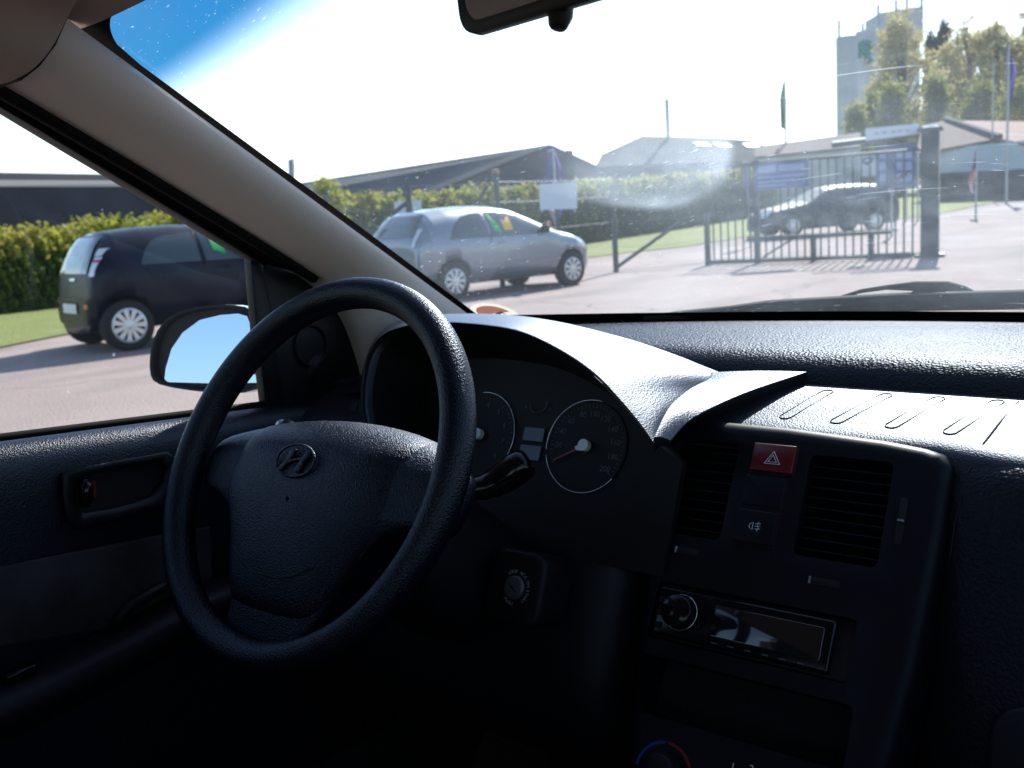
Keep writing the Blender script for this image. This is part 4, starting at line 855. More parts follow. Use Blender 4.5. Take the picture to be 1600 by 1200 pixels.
def hedge(name, path, hfun, wd, n, size, label, tipfrac=.3, core=M['hedgeleaf']):
    path = dense(path, 60); P = np.array([tuple(p) for p in path]); L = np.linalg.norm(P[-1]-P[0])
    t = rng.random(n)*59*.9999; i = t.astype(int); fr_ = (t-i)[:, None]; base = P[i]*(1-fr_)+P[i+1]*fr_
    dirv = P[np.minimum(i+1, 59)]-P[i]; dirv /= np.linalg.norm(dirv, axis=1)[:, None]; nr = np.stack([dirv[:, 1], -dirv[:, 0], np.zeros(n)], 1)
    H = np.array([hfun(x/59) for x in t]); side = rng.random(n)
    lump = .12*np.sin(t*3.1)+.09*np.sin(t*7.7+1)+.06*np.sin(t*17)
    q = base.copy(); N_ = np.zeros((n, 3))
    top_ = side < .35; fr2 = (side >= .35) & (side < .85); bk = side >= .85
    u = rng.random(n)-.5
    q[top_] += nr[top_]*(u[top_]*wd)[:, None]; q[top_, 2] += H[top_]+lump[top_]+rng.normal(size=top_.sum())*.07; N_[top_] = (0, 0, 1)
    zf = rng.random(n)
    wob = .13*np.sin(t*5+zf*9)+.1*np.sin(t*11-zf*14)+rng.normal(size=n)*.05
    q[fr2] += nr[fr2]*(wd/2+wob[fr2]-.15*zf[fr2]**4)[:, None]; q[fr2, 2] += (zf*(H+lump))[fr2]; N_[fr2] = nr[fr2]
    q[bk] -= nr[bk]*(wd/2)*1; q[bk, 2] += (zf*H)[bk]; N_[bk] = -nr[bk]
    hl = (q[:, 2]-base[:, 2])/H
    tip = (hl > .86+.08*np.sin(t*9)) & (rng.random(n) < .85) | (rng.random(n) < .04)
    v = leaves(q, N_, size); v4 = v.reshape(-1, 4, 3)
    root = empty(name, tuple(P[0]), label=label, cat='hedge'); inv = np.array(tuple(P[0]))
    leafmesh('foliage', [((v4[~tip]).reshape(-1, 3)-inv, core), ((v4[tip]).reshape(-1, 3)-inv, M['hedgetip'])], root)
    # dark woody inside that stops one seeing through
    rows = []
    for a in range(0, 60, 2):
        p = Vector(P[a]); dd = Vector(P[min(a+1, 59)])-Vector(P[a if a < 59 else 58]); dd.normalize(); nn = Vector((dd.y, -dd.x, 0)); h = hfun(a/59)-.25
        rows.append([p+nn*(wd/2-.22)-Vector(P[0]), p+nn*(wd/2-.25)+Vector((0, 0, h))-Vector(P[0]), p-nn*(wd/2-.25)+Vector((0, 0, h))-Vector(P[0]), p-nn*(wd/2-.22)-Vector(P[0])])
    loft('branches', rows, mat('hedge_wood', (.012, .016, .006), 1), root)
    return root
hp = [G(-260, 520), G(0, 489), G(104, 476)]
hp += [hp[-1]+(hp[-1]-hp[0])*.25]
hA = G(0, 489); hB = G(910, 379); hC = G(1040, 359); hD = G(1190, 336)
hdir = (hB-hA).normalized()
l0 = G(-300, 526)
hedge('hedge', [l0, hA, hA.lerp(hB, .33)], lambda t: 1.30+.05*math.sin(t*9)+.10*math.sin(t*37)+(.17 if t > .45 else 0), 1.5, 62000, .055, 'clipped green hedge behind the dark blue hatchback with rusty young tips')
hedge('hedge', [hA.lerp(hB, .34), hB, hC, hD], lambda t: 1.72+.45*t+.07*math.sin(t*31)+.05*math.sin(t*83), 1.5, 60000, .085, 'long yellow topped hedge behind the silver hatchback and the wire fence')
def bush(name, base, h, r, n, size, label, mt, cat='shrub', group=None, pointy=1.0, tip=None):
    root = empty(name, tuple(base), label=label, cat=cat, group=group)
    cl = []
    for k in range(max(5, int(n/500))):
        a = rng.random()*6.28; z = rng.random()**.8; rr2 = r*math.sqrt(max(.05, 1-z**pointy))*rng.random()**.5
        cl.append((rr2*math.cos(a), rr2*math.sin(a), h*z))
    cl = np.array(cl); i = rng.integers(0, len(cl), n); P = cl[i]+rng.normal(size=(n, 3))*np.array([r*.17, r*.17, h*.07]); P[:, 2] = np.abs(P[:, 2])
    v = leaves(P, rng.normal(size=(n, 3)), size); leafmesh('foliage', [(v, mt)], root)
    parts = [tube([(0, 0, -.2), (0, 0, h*.4)], [.04*h/2, .02*h/2], 6)]
    for k in range(7): parts.append(tube([(0, 0, h*.1), tuple(cl[rng.integers(0, len(cl))])], [.02*h/2, .008], 5))
    mesh('stem', *join(parts), M['bark'], root); return root

# ---- hatchback builder
def interp(L, x):
    if x <= L[0][0]: return L[0][1]
    for (a, b), (c, d) in zip(L, L[1:]):
        if x <= c: return b+(d-b)*(x-a)/(c-a)
    return L[-1][1]
class Car:
    def __init__(s, L, top_, plan, belt, tumble, H, zb=.20, p=4.2):
        s.L, s.top, s.plan, s.belt, s.tum, s.H, s.zb, s.p = L, top_, plan, belt, tumble, H, zb, p
    def yw(s, x, z):
        zt = interp(s.top, x); zb = s.zb+(.12 if x > s.L-.3 or x < .2 else 0)*0; zc = (zt+zb)/2; q = (z-zc)/((zt-zb)/2)
        if abs(q) >= 1: return 0
        y = interp(s.plan, x)*(1-abs(q)**s.p)**(1/s.p)
        y *= 1-.035*max(0, (.55-z)/.35)
        if z > s.belt: y *= 1-s.tum*(z-s.belt)/(s.H-s.belt)
        return y
    def body(s):
        xs_ = sorted(set([s.L*i/90 for i in range(91)]+[a for a, b in s.top]+[.005, .015]+[.01*k for k in range(1, 50)]+[s.L-.02*k for k in range(1, 30)]+[s.L-.01, s.L-.02, s.L-.04])); rows = []
        for x in xs_:
            zt = interp(s.top, x); zc = (zt+s.zb)/2; h = (zt-s.zb)/2; W = interp(s.plan, x); r = []
            for j in range(64):
                a = 2*math.pi*j/64; ca, sa = math.cos(a), math.sin(a); z = zc+h*math.copysign(abs(sa)**(2/s.p), sa); y = W*math.copysign(abs(ca)**(2/s.p), ca)
                y *= 1-.035*max(0, (.55-z)/.35)
                if z > s.belt: y *= 1-s.tum*(z-s.belt)/(s.H-s.belt)
                r.append(Vector((x, y, z)))
            rows.append(r)
        n = 64; V = [p for r in rows for p in r]; F = []
        for i in range(len(rows)-1):
            for j in range(n): a = i*n+j; b = i*n+(j+1) % n; F.append((a, b, b+n, a+n))
        F.append(tuple(range(n))); F.append(tuple(range(len(V)-n, len(V)))[::-1]); return V, F
    def xrear(s, y, z):
        for i in range(400):
            x = .004*i
            if s.yw(x, z) > abs(y)+1e-6: return min(x, .34)
        return .34
    def xfront(s, y, z):
        for i in range(700):
            x = s.L-.004*i
            if s.yw(x, z) > abs(y)+1e-6: return x
        return s.L-2
    def sidepatch(s, lo, hi, x0, x1, side, off=.006, nx=26, nz=7):
        rows = []
        for i in range(nx+1):
            x = x0+(x1-x0)*i/nx; a, b = interp(lo, x), interp(hi, x); rows.append([Vector((x, side*(s.yw(x, a+(b-a)*j/nz)+off), a+(b-a)*j/nz)) for j in range(nz+1)])
        return rows
    def rearpatch(s, lo, hi, wlo, whi, off=.012, ny=24, nz=12, fn=None, y0=None):
        fn = fn or s.xrear; rows = []
        for j in range(nz+1):
            z = lo+(hi-lo)*j/nz; w0 = wlo+(whi-wlo)*j/nz; r = []
            for i in range(ny+1):
                y = (-w0+2*w0*i/ny) if y0 is None else y0[0]+(y0[1]-y0[0])*i/ny
                x = fn(y, z); r.append(Vector((x-(off if fn == s.xrear else -off), y, z+off*.4)))
            rows.append(r)
        return rows
def wheel_at(x, y, r, side, parent, spokes=9, rimr=.66):
    sgn = side; W_ = .19
    prof = [(r*rimr, .5), (r*.72, .53), (r*.93, .52), (r, .42), (r, -.42), (r*.93, -.5), (r*.6, -.5)]
    V, n = [], 40
    for i in range(n):
        a = 2*math.pi*i/n
        for rr3, w_ in prof: V.append(Vector((x+rr3*math.cos(a), y+sgn*w_*W_-sgn*W_*.5, r+rr3*math.sin(a))))
    k = len(prof); F = [(i*k+j, ((i+1) % n)*k+j, ((i+1) % n)*k+j+1, i*k+j+1) for i in range(n) for j in range(k-1)]
    wh = mesh('wheel', V, F, M['tyre'], parent, True)
    ro = r*rimr; Y = lambda d: y+sgn*d-0
    parts = []
    def disc(r1, r2, d1, d2):
        Vv = [Vector((x+q*math.cos(2*math.pi*i/36), Y(d), r+q*math.sin(2*math.pi*i/36))) for q, d in ((r1, d1), (r2, d2)) for i in range(36)]
        return Vv, [(i, (i+1) % 36, 36+(i+1) % 36, 36+i) for i in range(36)]
    parts += [disc(ro*1.02, ro*.90, .0, .008), disc(ro*.90, ro*.86, .008, -.01), disc(ro*.28, .001, .012, .02), disc(ro*.3, ro*.28, -.01, .012)]
    for i in range(spokes):
        a = 2*math.pi*i/spokes; d = Vector((math.cos(a), 0, math.sin(a))); e = Vector((-math.sin(a), 0, math.cos(a))); c_ = Vector((x, Y(0), r))
        o_ = [c_+d*ro*.25-e*ro*.085, c_+d*ro*.90-e*ro*.15, c_+d*ro*.90+e*ro*.15, c_+d*ro*.25+e*ro*.085]
        parts.append(([p+Vector((0, sgn*.012, 0)) for p in o_]+[p-Vector((0, sgn*.015, 0)) for p in o_], [(0,1,2,3), (0,4,5,1), (1,5,6,2), (2,6,7,3), (3,7,4,0)]))
    mesh('rim', *join(parts), M['alloy'], wh)
    Vv, Ff = disc(ro*1.0, .001, -.035, -.035); mesh('brake_disc', Vv, Ff, M['dark'], wh)
def finish_body(C, root, paint, axles, wr, arch=1.17):
    V, F = C.body(); b = mesh('body', V, F, [paint, M['dark']], root)
    cs = []
    for ax_ in axles:
        for sd in (-1, 1):
            n = 40; rr3 = wr*arch; Vc = [Vector((ax_+rr3*math.cos(2*math.pi*i/n), sd*(.52 if k else 1.1), wr+.01+rr3*math.sin(2*math.pi*i/n))) for k in (0, 1) for i in range(n)]
            cs.append((Vc, [tuple(range(n)), tuple(range(n, 2*n))[::-1]]+[(i, n+i, n+(i+1) % n, (i+1) % n) for i in range(n)]))
    cut(b, *join(cs), M['dark']); b.data.polygons.foreach_set('use_smooth', [True]*len(b.data.polygons))
    return b
def grp(o, *_): return o
def lineside(C, pts, side, w_, mt, parent, name, off=.004):
    v_, f_ = tube([Vector((x, side*(C.yw(x, z)+off-w_*.5), z)) for x, z in pts], w_, 6); return mesh(name, v_, f_, mt, parent)

# silver three-door
def silver_car():
    root = empty('parked_hatchback', label='silver three-door hatchback parked by the fence with green and yellow window cards', cat='car')
    C = Car(3.82, [(0, .50), (.008, .70), (.02, .93), (.06, 1.02), (.16, 1.20), (.27, 1.33), (.38, 1.385), (.7, 1.425), (1.2, 1.445), (1.7, 1.43), (2.05, 1.37), (2.35, 1.25), (2.95, .985), (3.25, .915), (3.5, .83), (3.68, .73), (3.78, .60), (3.82, .48)],
            [(0, .60), (.01, .70), (.05, .755), (.25, .80), (.8, .825), (2.7, .825), (3.3, .79), (3.55, .70), (3.7, .58), (3.8, .38), (3.82, .3)], .93, .27, 1.44, .19)
    b = finish_body(C, root, M['silver'], (.64, 3.13), .29)
    lo = [(0, .955), (3.82, .915)]
    for sd in (1, -1):
        w1 = loft('side_window', C.sidepatch(lo, [(.62, .965), (.68, 1.08), (.80, 1.2), (.95, 1.28), (1.2, 1.325), (1.36, 1.33)], .62, 1.36, sd), M['glassd'], root)
        w2 = loft('side_window', C.sidepatch(lo, [(1.42, 1.335), (1.9, 1.31), (2.15, 1.23), (2.45, 1.07), (2.62, .95)], 1.42, 2.62, sd), M['glassd'], root)
        loft('green_card', C.sidepatch([(1.46, 1.05), (1.6, .96)], [(1.46, 1.32), (1.62, 1.1)], 1.46, 1.61, sd, .010, 5, 4), M['gcard'], w2)
        loft('yellow_card', C.sidepatch([(1.68, 1.02), (1.86, 1.02)], [(1.68, 1.2), (1.76, 1.17), (1.8, 1.22), (1.86, 1.24)], 1.68, 1.87, sd, .010, 5, 4), M['ycard'], w2)
        lineside(C, [(1.40, .93), (1.40, 1.34)], sd, .012, M['silver'], root, 'door_frame')
        lineside(C, [(1.38, .93), (1.38, .5), (1.45, .33), (2.6, .30), (2.66, .45), (2.66, .93)], sd, .004, M['dark'], root, 'door_gap')
        lineside(C, [(.95, .52), (2.75, .52)], sd, .012, M['silver'], root, 'door_moulding')
        lineside(C, [(1.52, .83), (1.67, .83)], sd, .014, M['silver'], root, 'door_handle')
        y = sd*(C.yw(2.5, 1.0)+.09); mm = mesh('wing_mirror', *boxm((2.50, y, 1.0), (.09, .17, .12)), M['black'], root); bev(mm, .03, 3)
        lp = loft('headlamp', C.rearpatch(.60, .78, 0, 0, fn=C.xfront, y0=(sd*.40, sd*.62), ny=8, nz=6), M['lampw'], root)
    loft('rear_window', C.rearpatch(1.0, 1.335, .60, .50), M['glassd'], root)
    for y0 in ((.60, .665), (-.665, -.60)):
        loft('tail_lamp', C.rearpatch(.86, 1.12, 0, 0, y0=y0, ny=5, nz=10, off=.014), M['lampw'], root)
    loft('number_plate', C.rearpatch(.62, .72, .25, .25, ny=4, nz=2, off=.012), M['plate'], root)
    loft('rear_bumper', C.rearpatch(.30, .46, .70, .72, off=.03), M['silver'], root)
    v_, f_ = tube([(1.55, 0, 1.44), (1.5, 0, 1.55), (1.3, 0, 1.72)], .006, 6); mesh('antenna', v_, f_, M['black'], root)
    for ax_ in (.64, 3.13):
        for sd in (1, -1): wheel_at(ax_, sd*.80, .29, sd, root, 9)
    return root
def place_car(root, rear, front, axle, half_):
    # rear/front: ground points under the right-hand wheels
    d = (front-rear); d.z = 0; d.normalize(); left = Vector((-d.y, d.x, 0)); a = math.atan2(d.y, d.x)
    # car local +x is forward, local +y is the left side; right side is -y
    o = rear+left*half_-d*axle; root.location = (o.x, o.y, Tz(o.x, o.y)); root.rotation_euler = (0, 0, a)
sc_ = silver_car(); place_car(sc_, G(713, 469), G(888, 447), .64, .78)
def dark_car():
    root = empty('parked_hatchback', label='dark blue five-door hatchback parked nearest on the left by the hedge', cat='car')
    C = Car(3.45, [(0, .42), (.01, .62), (.03, .78), (.07, .95), (.13, 1.08), (.19, 1.2), (.27, 1.30), (.36, 1.345), (.7, 1.375), (1.1, 1.385), (1.6, 1.365), (1.95, 1.30), (2.2, 1.21), (2.65, 1.01), (2.95, .94), (3.2, .84), (3.35, .70), (3.42, .55), (3.45, .42)],
            [(0, .48), (.01, .58), (.05, .67), (.12, .73), (.28, .785), (.8, .815), (2.5, .815), (3.0, .78), (3.25, .68), (3.4, .5), (3.45, .35)], .93, .24, 1.385, .20, 3.8)
    finish_body(C, root, M['navy'], (.36, 2.70), .285)
    for sd in (1, -1):
        lo = [(0, .955), (3.6, .91)]
        loft('side_window', C.sidepatch(lo, [(.58, .98), (.66, 1.12), (.78, 1.22), (.95, 1.262), (1.26, 1.275)], .58, 1.26, sd), M['glassd'], root)
        w2 = loft('side_window', C.sidepatch(lo, [(1.32, 1.275), (1.7, 1.25), (1.95, 1.19), (2.2, 1.08), (2.4, .96)], 1.32, 2.4, sd), M['glassd'], root)
        loft('green_card', C.sidepatch([(1.44, 1.06), (1.60, 1.0)], [(1.44, 1.25), (1.60, 1.23)], 1.44, 1.58, sd, .010, 5, 4), M['gcard'], w2)
        loft('yellow_card', C.sidepatch([(1.7, 1.02), (1.8, 1.0)], [(1.7, 1.22), (1.8, 1.2)], 1.70, 1.79, sd, .010, 5, 4), M['ycard'], w2)
        lineside(C, [(1.29, .92), (1.29, 1.28)], sd, .014, M['navy'], root, 'door_frame')
        for pth in ([(1.29, .91), (1.29, .36), (2.3, .34), (2.42, .9)], [(.62, .93), (.76, .64), (.86, .38), (1.28, .36)]): lineside(C, pth, sd, .004, M['dark'], root, 'door_gap')
        for x in (.78, 1.45): lineside(C, [(x, .86), (x+.16, .86)], sd, .013, M['navy'], root, 'door_handle')
        y = sd*(C.yw(2.25, 1.0)+.09); mm = mesh('wing_mirror', *boxm((2.25, y, 1.0), (.09, .17, .13)), M['navy'], root); bev(mm, .03, 3)
        y0 = (.57, .665) if sd > 0 else (-.665, -.57)
        tl_ = loft('tail_lamp', C.rearpatch(.93, 1.06, 0, 0, y0=y0, ny=6, nz=8, off=.012), M['lampw'], root); loft('red_lens', C.rearpatch(1.0, 1.03, 0, 0, y0=y0, ny=6, nz=3, off=.016), M['lampr'], tl_)
        loft('reversing_lamp', C.rearpatch(.85, .93, 0, 0, y0=y0, ny=6, nz=6, off=.012), M['lampw'], root)
        loft('indicator_lamp', C.rearpatch(1.07, 1.15, 0, 0, y0=[y_*.97 for y_ in y0], ny=6, nz=6, off=.012), M['lampw'], root)
        loft('reflector', C.rearpatch(.48, .53, 0, 0, y0=(sd*.50, sd*.60), ny=4, nz=2, off=.034), M['lampr'], root)
    loft('rear_window', C.rearpatch(.88, 1.285, .52, .44, off=.015), M['glassd'], root)
    loft('high_brake_lamp', C.rearpatch(1.305, 1.32, .12, .12, off=.01, nz=2), M['lampr'], root)
    rb = loft('rear_bumper', C.rearpatch(.30, .60, .68, .70, off=.03), M['navy'], root)
    loft('number_plate', C.rearpatch(.42, .53, .26, .26, ny=4, nz=2, off=.045), M['plate'], rb)
    loft('tailgate_badge', C.rearpatch(.80, .83, .10, .10, ny=8, nz=2, off=.012), M['chrome'], root)
    for ax_ in (.36, 2.70):
        for sd in (1, -1): wheel_at(ax_, sd*.79, .285, sd, root, 11, .68)
    return root
dc = dark_car(); q = G(207, 548); hd = (G(888, 447)-G(713, 469)).normalized(); hd2 = Vector((hd.x*math.cos(R(0))-hd.y*math.sin(R(0)), hd.x*math.sin(R(0))+hd.y*math.cos(R(0)), 0))
place_car(dc, q, q+hd2, .36, .77)
# dark estate beyond the gate, facing left
def gate_car():
    root = empty('parked_estate', label='dark estate car parked beyond the barred gate, facing left', cat='car')
    C = Car(4.4, [(0, .5), (.01, .75), (.04, 1.0), (.25, 1.30), (.42, 1.38), (1.0, 1.43), (1.9, 1.43), (2.3, 1.36), (3.0, 1.02), (3.4, .93), (4.0, .82), (4.3, .68), (4.4, .48)],
            [(0, .66), (.02, .76), (.3, .83), (3.4, .84), (4.1, .74), (4.35, .5), (4.4, .4)], .92, .25, 1.43, .2)
    finish_body(C, root, M['night'], (.85, 3.5), .31)
    for sd in (1, -1):
        lo = [(0, .95), (3.6, .92)]
        for a_, b_, hi in ((.35, 1.15, [(.35, 1.05), (.5, 1.3), (1.15, 1.33)]), (1.22, 1.95, [(1.22, 1.33), (1.95, 1.33)]), (2.02, 2.95, [(2.02, 1.33), (2.3, 1.28), (2.95, .96)])):
            loft('side_window', C.sidepatch(lo, hi, a_, b_, sd), M['glassd'], root)
        lineside(C, [(1.98, .9), (1.98, .4)], sd, .005, M['dark'], root, 'door_gap')
        loft('tail_lamp', C.rearpatch(.70, .95, 0, 0, y0=(sd*.60, sd*.74), ny=5, nz=5, off=.012), M['lampr'], root)
        loft('headlamp', C.rearpatch(.58, .74, 0, 0, fn=C.xfront, y0=(sd*.42, sd*.62), ny=6, nz=5), M['lampw'], root)
    loft('rear_window', C.rearpatch(1.0, 1.32, .60, .52), M['glassd'], root); loft('number_plate', C.rearpatch(.52, .63, .26, .26, ny=4, nz=2, off=.012), M['plate'], root)
    loft('chrome_strip', C.rearpatch(.68, .71, .5, .5, ny=8, nz=2, off=.012), M['chrome'], root)
    for ax_ in (.85, 3.5):
        for sd in (1, -1): wheel_at(ax_, sd*.83, .31, sd, root, 10)
    return root
gc = gate_car(); rw, fw_ = G(1368, 361), G(1247, 372)
d = (fw_-rw); d.z = 0; print('gatecar wheelbase', d.length, rw, fw_); d = d.normalized(); lf = Vector((-d.y, d.x, 0)); o = rw-lf*.82-d*.85
gc.location = (o.x, o.y, Tz(rw.x, rw.y)); gc.rotation_euler = (0, 0, math.atan2(d.y, d.x))

# ---- posts, wire fence, boards
def post(name, base, h, r, label, brace=None, mt=None, group=None, top_=None):
    root = empty(name, tuple(base), label=label, cat='fence post', group=group)
    v_, f_ = tube([(0, 0, -.1), (0, 0, h)], r, 10); mesh('pole', v_, f_, mt or M['postdark'], root)
    if brace:
        v_, f_ = tube([brace[0]-base, brace[1]-base], r*.7, 8); mesh('brace', v_, f_, mt or M['postdark'], root)
    if top_: v_, f_ = tube([(0, 0, h-.02), (0, 0, h+.05)], [r*1.5, r*1.1], 10); mesh('post_cap', v_, f_, top_, root)
    return root
def on_line(a, b, px):    # point of ground line a-b seen at column px
    best = min((abs(projx(a.lerp(b, t/400))-px), t) for t in range(-200, 900)); p = a.lerp(b, best[1]/400); return Vector((p.x, p.y, Tz(p.x, p.y)))
def projx(p):
    d = p-CAM; z = d.dot(fw); return 800+FPX*d.dot(rt)/z if z > 0 else 1e9
def height_at(base, py, px=None):
    d = base-CAM; z = d.dot(fw); best = min((abs(600-FPX*((base+Vector((0, 0, h/50))-CAM).dot(up)/(base+Vector((0, 0, h/50))-CAM).dot(fw))-py), h/50) for h in range(0, 2000)); return best[1]
p962 = G(963, 426); gL = G(1105, 415); gR = G(1453, 402)
fdir = Vector((-.35, -.55, 0))
pA = at(778, 330, 17.2); pA.z = 0; pB = at(640, 335, 16.6); pB.z = 0; pA = Vector((pA.x, pA.y, 0))
post('fence_post', p962, height_at(p962, 288), .055, 'dark green fence post with a long slanting brace right of the silver car', (p962+Vector((.05, 0, .12)), at(1064, 346, (p962-CAM).dot(fw)*1.03)))
post('fence_post', pA, height_at(pA, 268), .05, 'fence post with a brown cap standing behind the silver car roof', (at(762, 290, 17.2), at(735, 335, 17.1)), top_=mat('post_cap_rust', (.3,.18,.1), .8))
post('fence_post', pB, height_at(pB, 290), .055, 'leaning dark fence post in front of the small pale board', (at(641, 312, 16.6), at(612, 336, 16.5)))
pC = at(508, 300, 16.2); pC.z = 0
post('fence_post', pC, height_at(pC, 300)+.0, .05, 'thin fence post against the dark roof just right of the pillar')
# wires run between the posts
wires = []
ends = [pC, pB, pA, p962, gL]
for a, b in zip(ends, ends[1:]):
    for h in (.05, .5, 1.0, 1.5, 1.85): wires.append(tube([a+Vector((0, 0, h)), a.lerp(b, .5)+Vector((0, 0, h-.02)), b+Vector((0, 0, h))], .0025, 4))
mesh('wire_fence', *join(wires), M['galv'], None, label='thin wires strung between the dark green fence posts', cat='fence')
def board(name, px, dep, mt, label, cat, th=.02, parts=(), group=None):
    P = [at(x, y, dep if not isinstance(dep, (list, tuple)) else dep[i]) for i, (x, y) in enumerate(px)]; c = sum(P, Vector())/len(P); n = (P[1]-P[0]).cross(P[2]-P[0]).normalized()
    root = mesh(name, [p-c-n*th/2 for p in P]+[p-c+n*th/2 for p in P], [tuple(range(len(P))), tuple(range(len(P), 2*len(P)))[::-1]]+[(i, (i+1) % len(P), len(P)+(i+1) % len(P), len(P)+i) for i in range(len(P))], mt, None, label=label, cat=cat, group=group); root.location = c
    bpy.context.view_layer.update(); fixn(root)
    for nm, ppx, m_, dd in parts:
        Q = []
        for x, y in ppx:
            d = ray(x, y); Q.append(CAM+d*((c-CAM).dot(n)/d.dot(n)))
        sg_ = -1 if n.dot(c-CAM) > 0 else 1
        mesh(nm, [q-c+n*sg_*(th/2+dd) for q in Q], [tuple(range(len(Q)))], m_, root)
    return root
bd = board('sign_board', [(842, 288), (901, 284), (902, 326), (844, 328)], 17.6, M['cloud'], 'blank pale board hanging on the fence in front of the purple flag', 'sign')
for px_ in (846, 897):
    v_, f_ = tube([at(px_, 282, 17.65)-bd.location, at(px_+1, 332, 17.65)-bd.location], .015, 6); mesh('board_tie', v_, f_, M['galv'], bd)
v_, f_ = tube([at(870, 290, 17.7)-bd.location, Vector((at(872, 400, 17.7).x, at(872, 400, 17.7).y, -.1))-bd.location], .03, 8); mesh('post', v_, f_, M['postdark'], bd)
board('sign_board', [(616, 315), (658, 313), (659, 334), (617, 337)], 17.2, M['cloud'], 'small pale board on the fence behind the silver car tailgate', 'sign')
# ---- barred gate
gd = (gR-gL); gl_ = gd.length; gd.normalize(); gn = Vector((gd.y, -gd.x, 0))
gate = empty('barred_gate', tuple(gL), label='long dark green sliding gate of upright bars across the entrance', cat='gate')
def gp(s, z, d=0): return gd*s+gn*d+Vector((0, 0, z))
bh = 1.95
v_, f_ = join([tube([gp(0, .06), gp(gl_-.1, .06)], .045, 6)]); mesh('bottom_rail', v_, f_, M['postdark'], gate)
s1 = (on_line(gL, gR, 1184)-gL).length; s2 = (on_line(gL, gR, 1271)-gL).length; s3 = (on_line(gL, gR, 1361)-gL).length
v_, f_ = tube([gp(s1-.2, .50), gp(s3+.35, .50)], .042, 6); mesh('middle_rail', v_, f_, M['postdark'], gate)
v_, f_ = tube([gp(.0, bh), gp(gl_-.1, bh)], .03, 6); mesh('top_rail', v_, f_, M['postdark'], gate)
bars = []
nb = 28
for i in range(1, nb): bars.append(tube([gp(gl_*i/nb, .06), gp(gl_*i/nb, bh)], .018, 6))
v_, f_ = join(bars); mesh('bars', v_, f_, M['postdark'], gate)
for s_, h_, r_ in ((.02, 1.05, .055), (s1, 2.0, .06), (s2, .52, .055), (s3, .52, .055)):
    v_, f_ = boxm(tuple(gp(s_, h_/2)), (r_*1.6, r_*1.6, h_)); mesh('gate_upright', v_, f_, M['postdark'], gate)
v_, f_ = tube([gp(s1+.1, .12), gp(s1+(s2-s1)*.72, .50)], .018, 6); mesh('brace', v_, f_, M['postdark'], gate)
v_, f_ = tube([at(1361, 305, (gR-CAM).dot(fw)*1.0)-gL, at(1422, 268, (gR-CAM).dot(fw)*.99)-gL], .03, 6); mesh('brace', v_, f_, M['postdark'], gate)
hR = height_at(gR, 203)
pr_ = empty('gate_pillar', tuple(gR), label='thick dark green gate pillar with a pale lamp on top', cat='pillar')
def rb(c, s): 
    v, f = boxm((0, 0, 0), s); Mx = Matrix.Rotation(math.atan2(gd.y, gd.x), 4, 'Z'); return [Mx @ p + Vector(c) for p in v], f
v_, f_ = rb((0, 0, hR/2), (.30, .30, hR)); mesh('shaft', v_, f_, M['postdark'], pr_)
v_, f_ = rb((0, 0, .03), (.5, .42, .06)); mesh('base_plate', v_, f_, M['postdark'], pr_)
v_, f_ = rb((0, 0, hR+.0), (.42, .42, .06)); mesh('cap', v_, f_, M['postdark'], pr_)
v_, f_ = tube([(0, 0, hR+.03), (0, 0, hR+.07)], [.16, .10], 16); mesh('lamp', v_, f_, M['cloud'], pr_)
dR = (gR-CAM).dot(fw)
# plate over the gate, carried by a dark beam
v_, f_ = tube([at(1300, 226, dR*1.01)-gR, at(1436, 209, dR)-gR], .06, 6); mesh('beam', v_, f_, M['postdark'], pr_)
M['ink'] = mat('faded_ink', (.30,.36,.42), .6)
board('sign_plate', [(1352, 201), (1435, 193), (1436, 209), (1353, 220)], dR*.985, M['cloud'], 'long pale name plate fixed on the beam beside the gate pillar', 'sign', parts=[('lettering', [(x, 209-(x-1352)*.10), (x+7, 208.3-(x-1352)*.10), (x+7, 211.5-(x-1352)*.10), (x, 212.2-(x-1352)*.10)], M['ink'], .002) for x in (1366, 1378, 1392, 1402, 1414)])
M['bluep2'] = mat('banner_pale', (.26,.32,.5), .6)
board('banner', [(1179, 256), (1263, 249), (1264, 291), (1180, 299)], dR*1.03, M['blue'], 'wide blue banner with rows of pale lettering tied to the gate', 'banner',
      parts=[('lettering', [(a, b), (c, b-(c-a)*.08), (c, b+h-(c-a)*.08), (a, b+h)], M['bluep2'], .004) for a, c, b, h in ((1184, 1212, 260, 11), (1216, 1256, 258, 10), (1184, 1256, 277, 3), (1184, 1240, 284, 3), (1184, 1226, 290, 3))])
sh_ = [(1345, 249), (1350, 246), (1358, 245), (1365, 247), (1364, 253), (1356, 259), (1348, 256)]
board('shield_sign', [(1342, 242), (1367, 240), (1368, 275), (1343, 277)], dR*1.02, M['cloud'], 'white sign with a blue shield emblem hung on the gate', 'sign', parts=[('shield', sh_, M['blue'], .004), ('shield_mark', [(1351, 250), (1359, 249), (1359, 252), (1351, 253)], M['cloud'], .008)])
# framed panel of small pale squares by the pillar
gx = [(1373, 1384), (1399, 1410), (1413, 1424)]
sq = [('notice', [(a, 236+18*k), (b, 235+18*k), (b, 247+18*k), (a, 248+18*k)], M['bluep2'], .004) for k in range(3) for a, b in gx]
board('notice_panel', [(1368, 230), (1431, 222), (1432, 290), (1369, 298)], dR*1.12, M['blue'], 'dark blue notice panel of pale squares next to the thick pillar', 'sign', parts=sq)
for px_, nm in ((1416, 'a'), (1434, 'b')):
    b_ = G(px_, 345); v_, f_ = tube([(0, 0, -.1), (0, 0, height_at(b_, 245 if nm == 'a' else 232))], .03, 8)
    o = mesh('slim_pole', v_, f_, M['galv'], None, label='slim grey pole standing left of the thick gate pillar' if nm == 'a' else 'slim grey pole almost touching the thick gate pillar', cat='pole'); o.location = b_

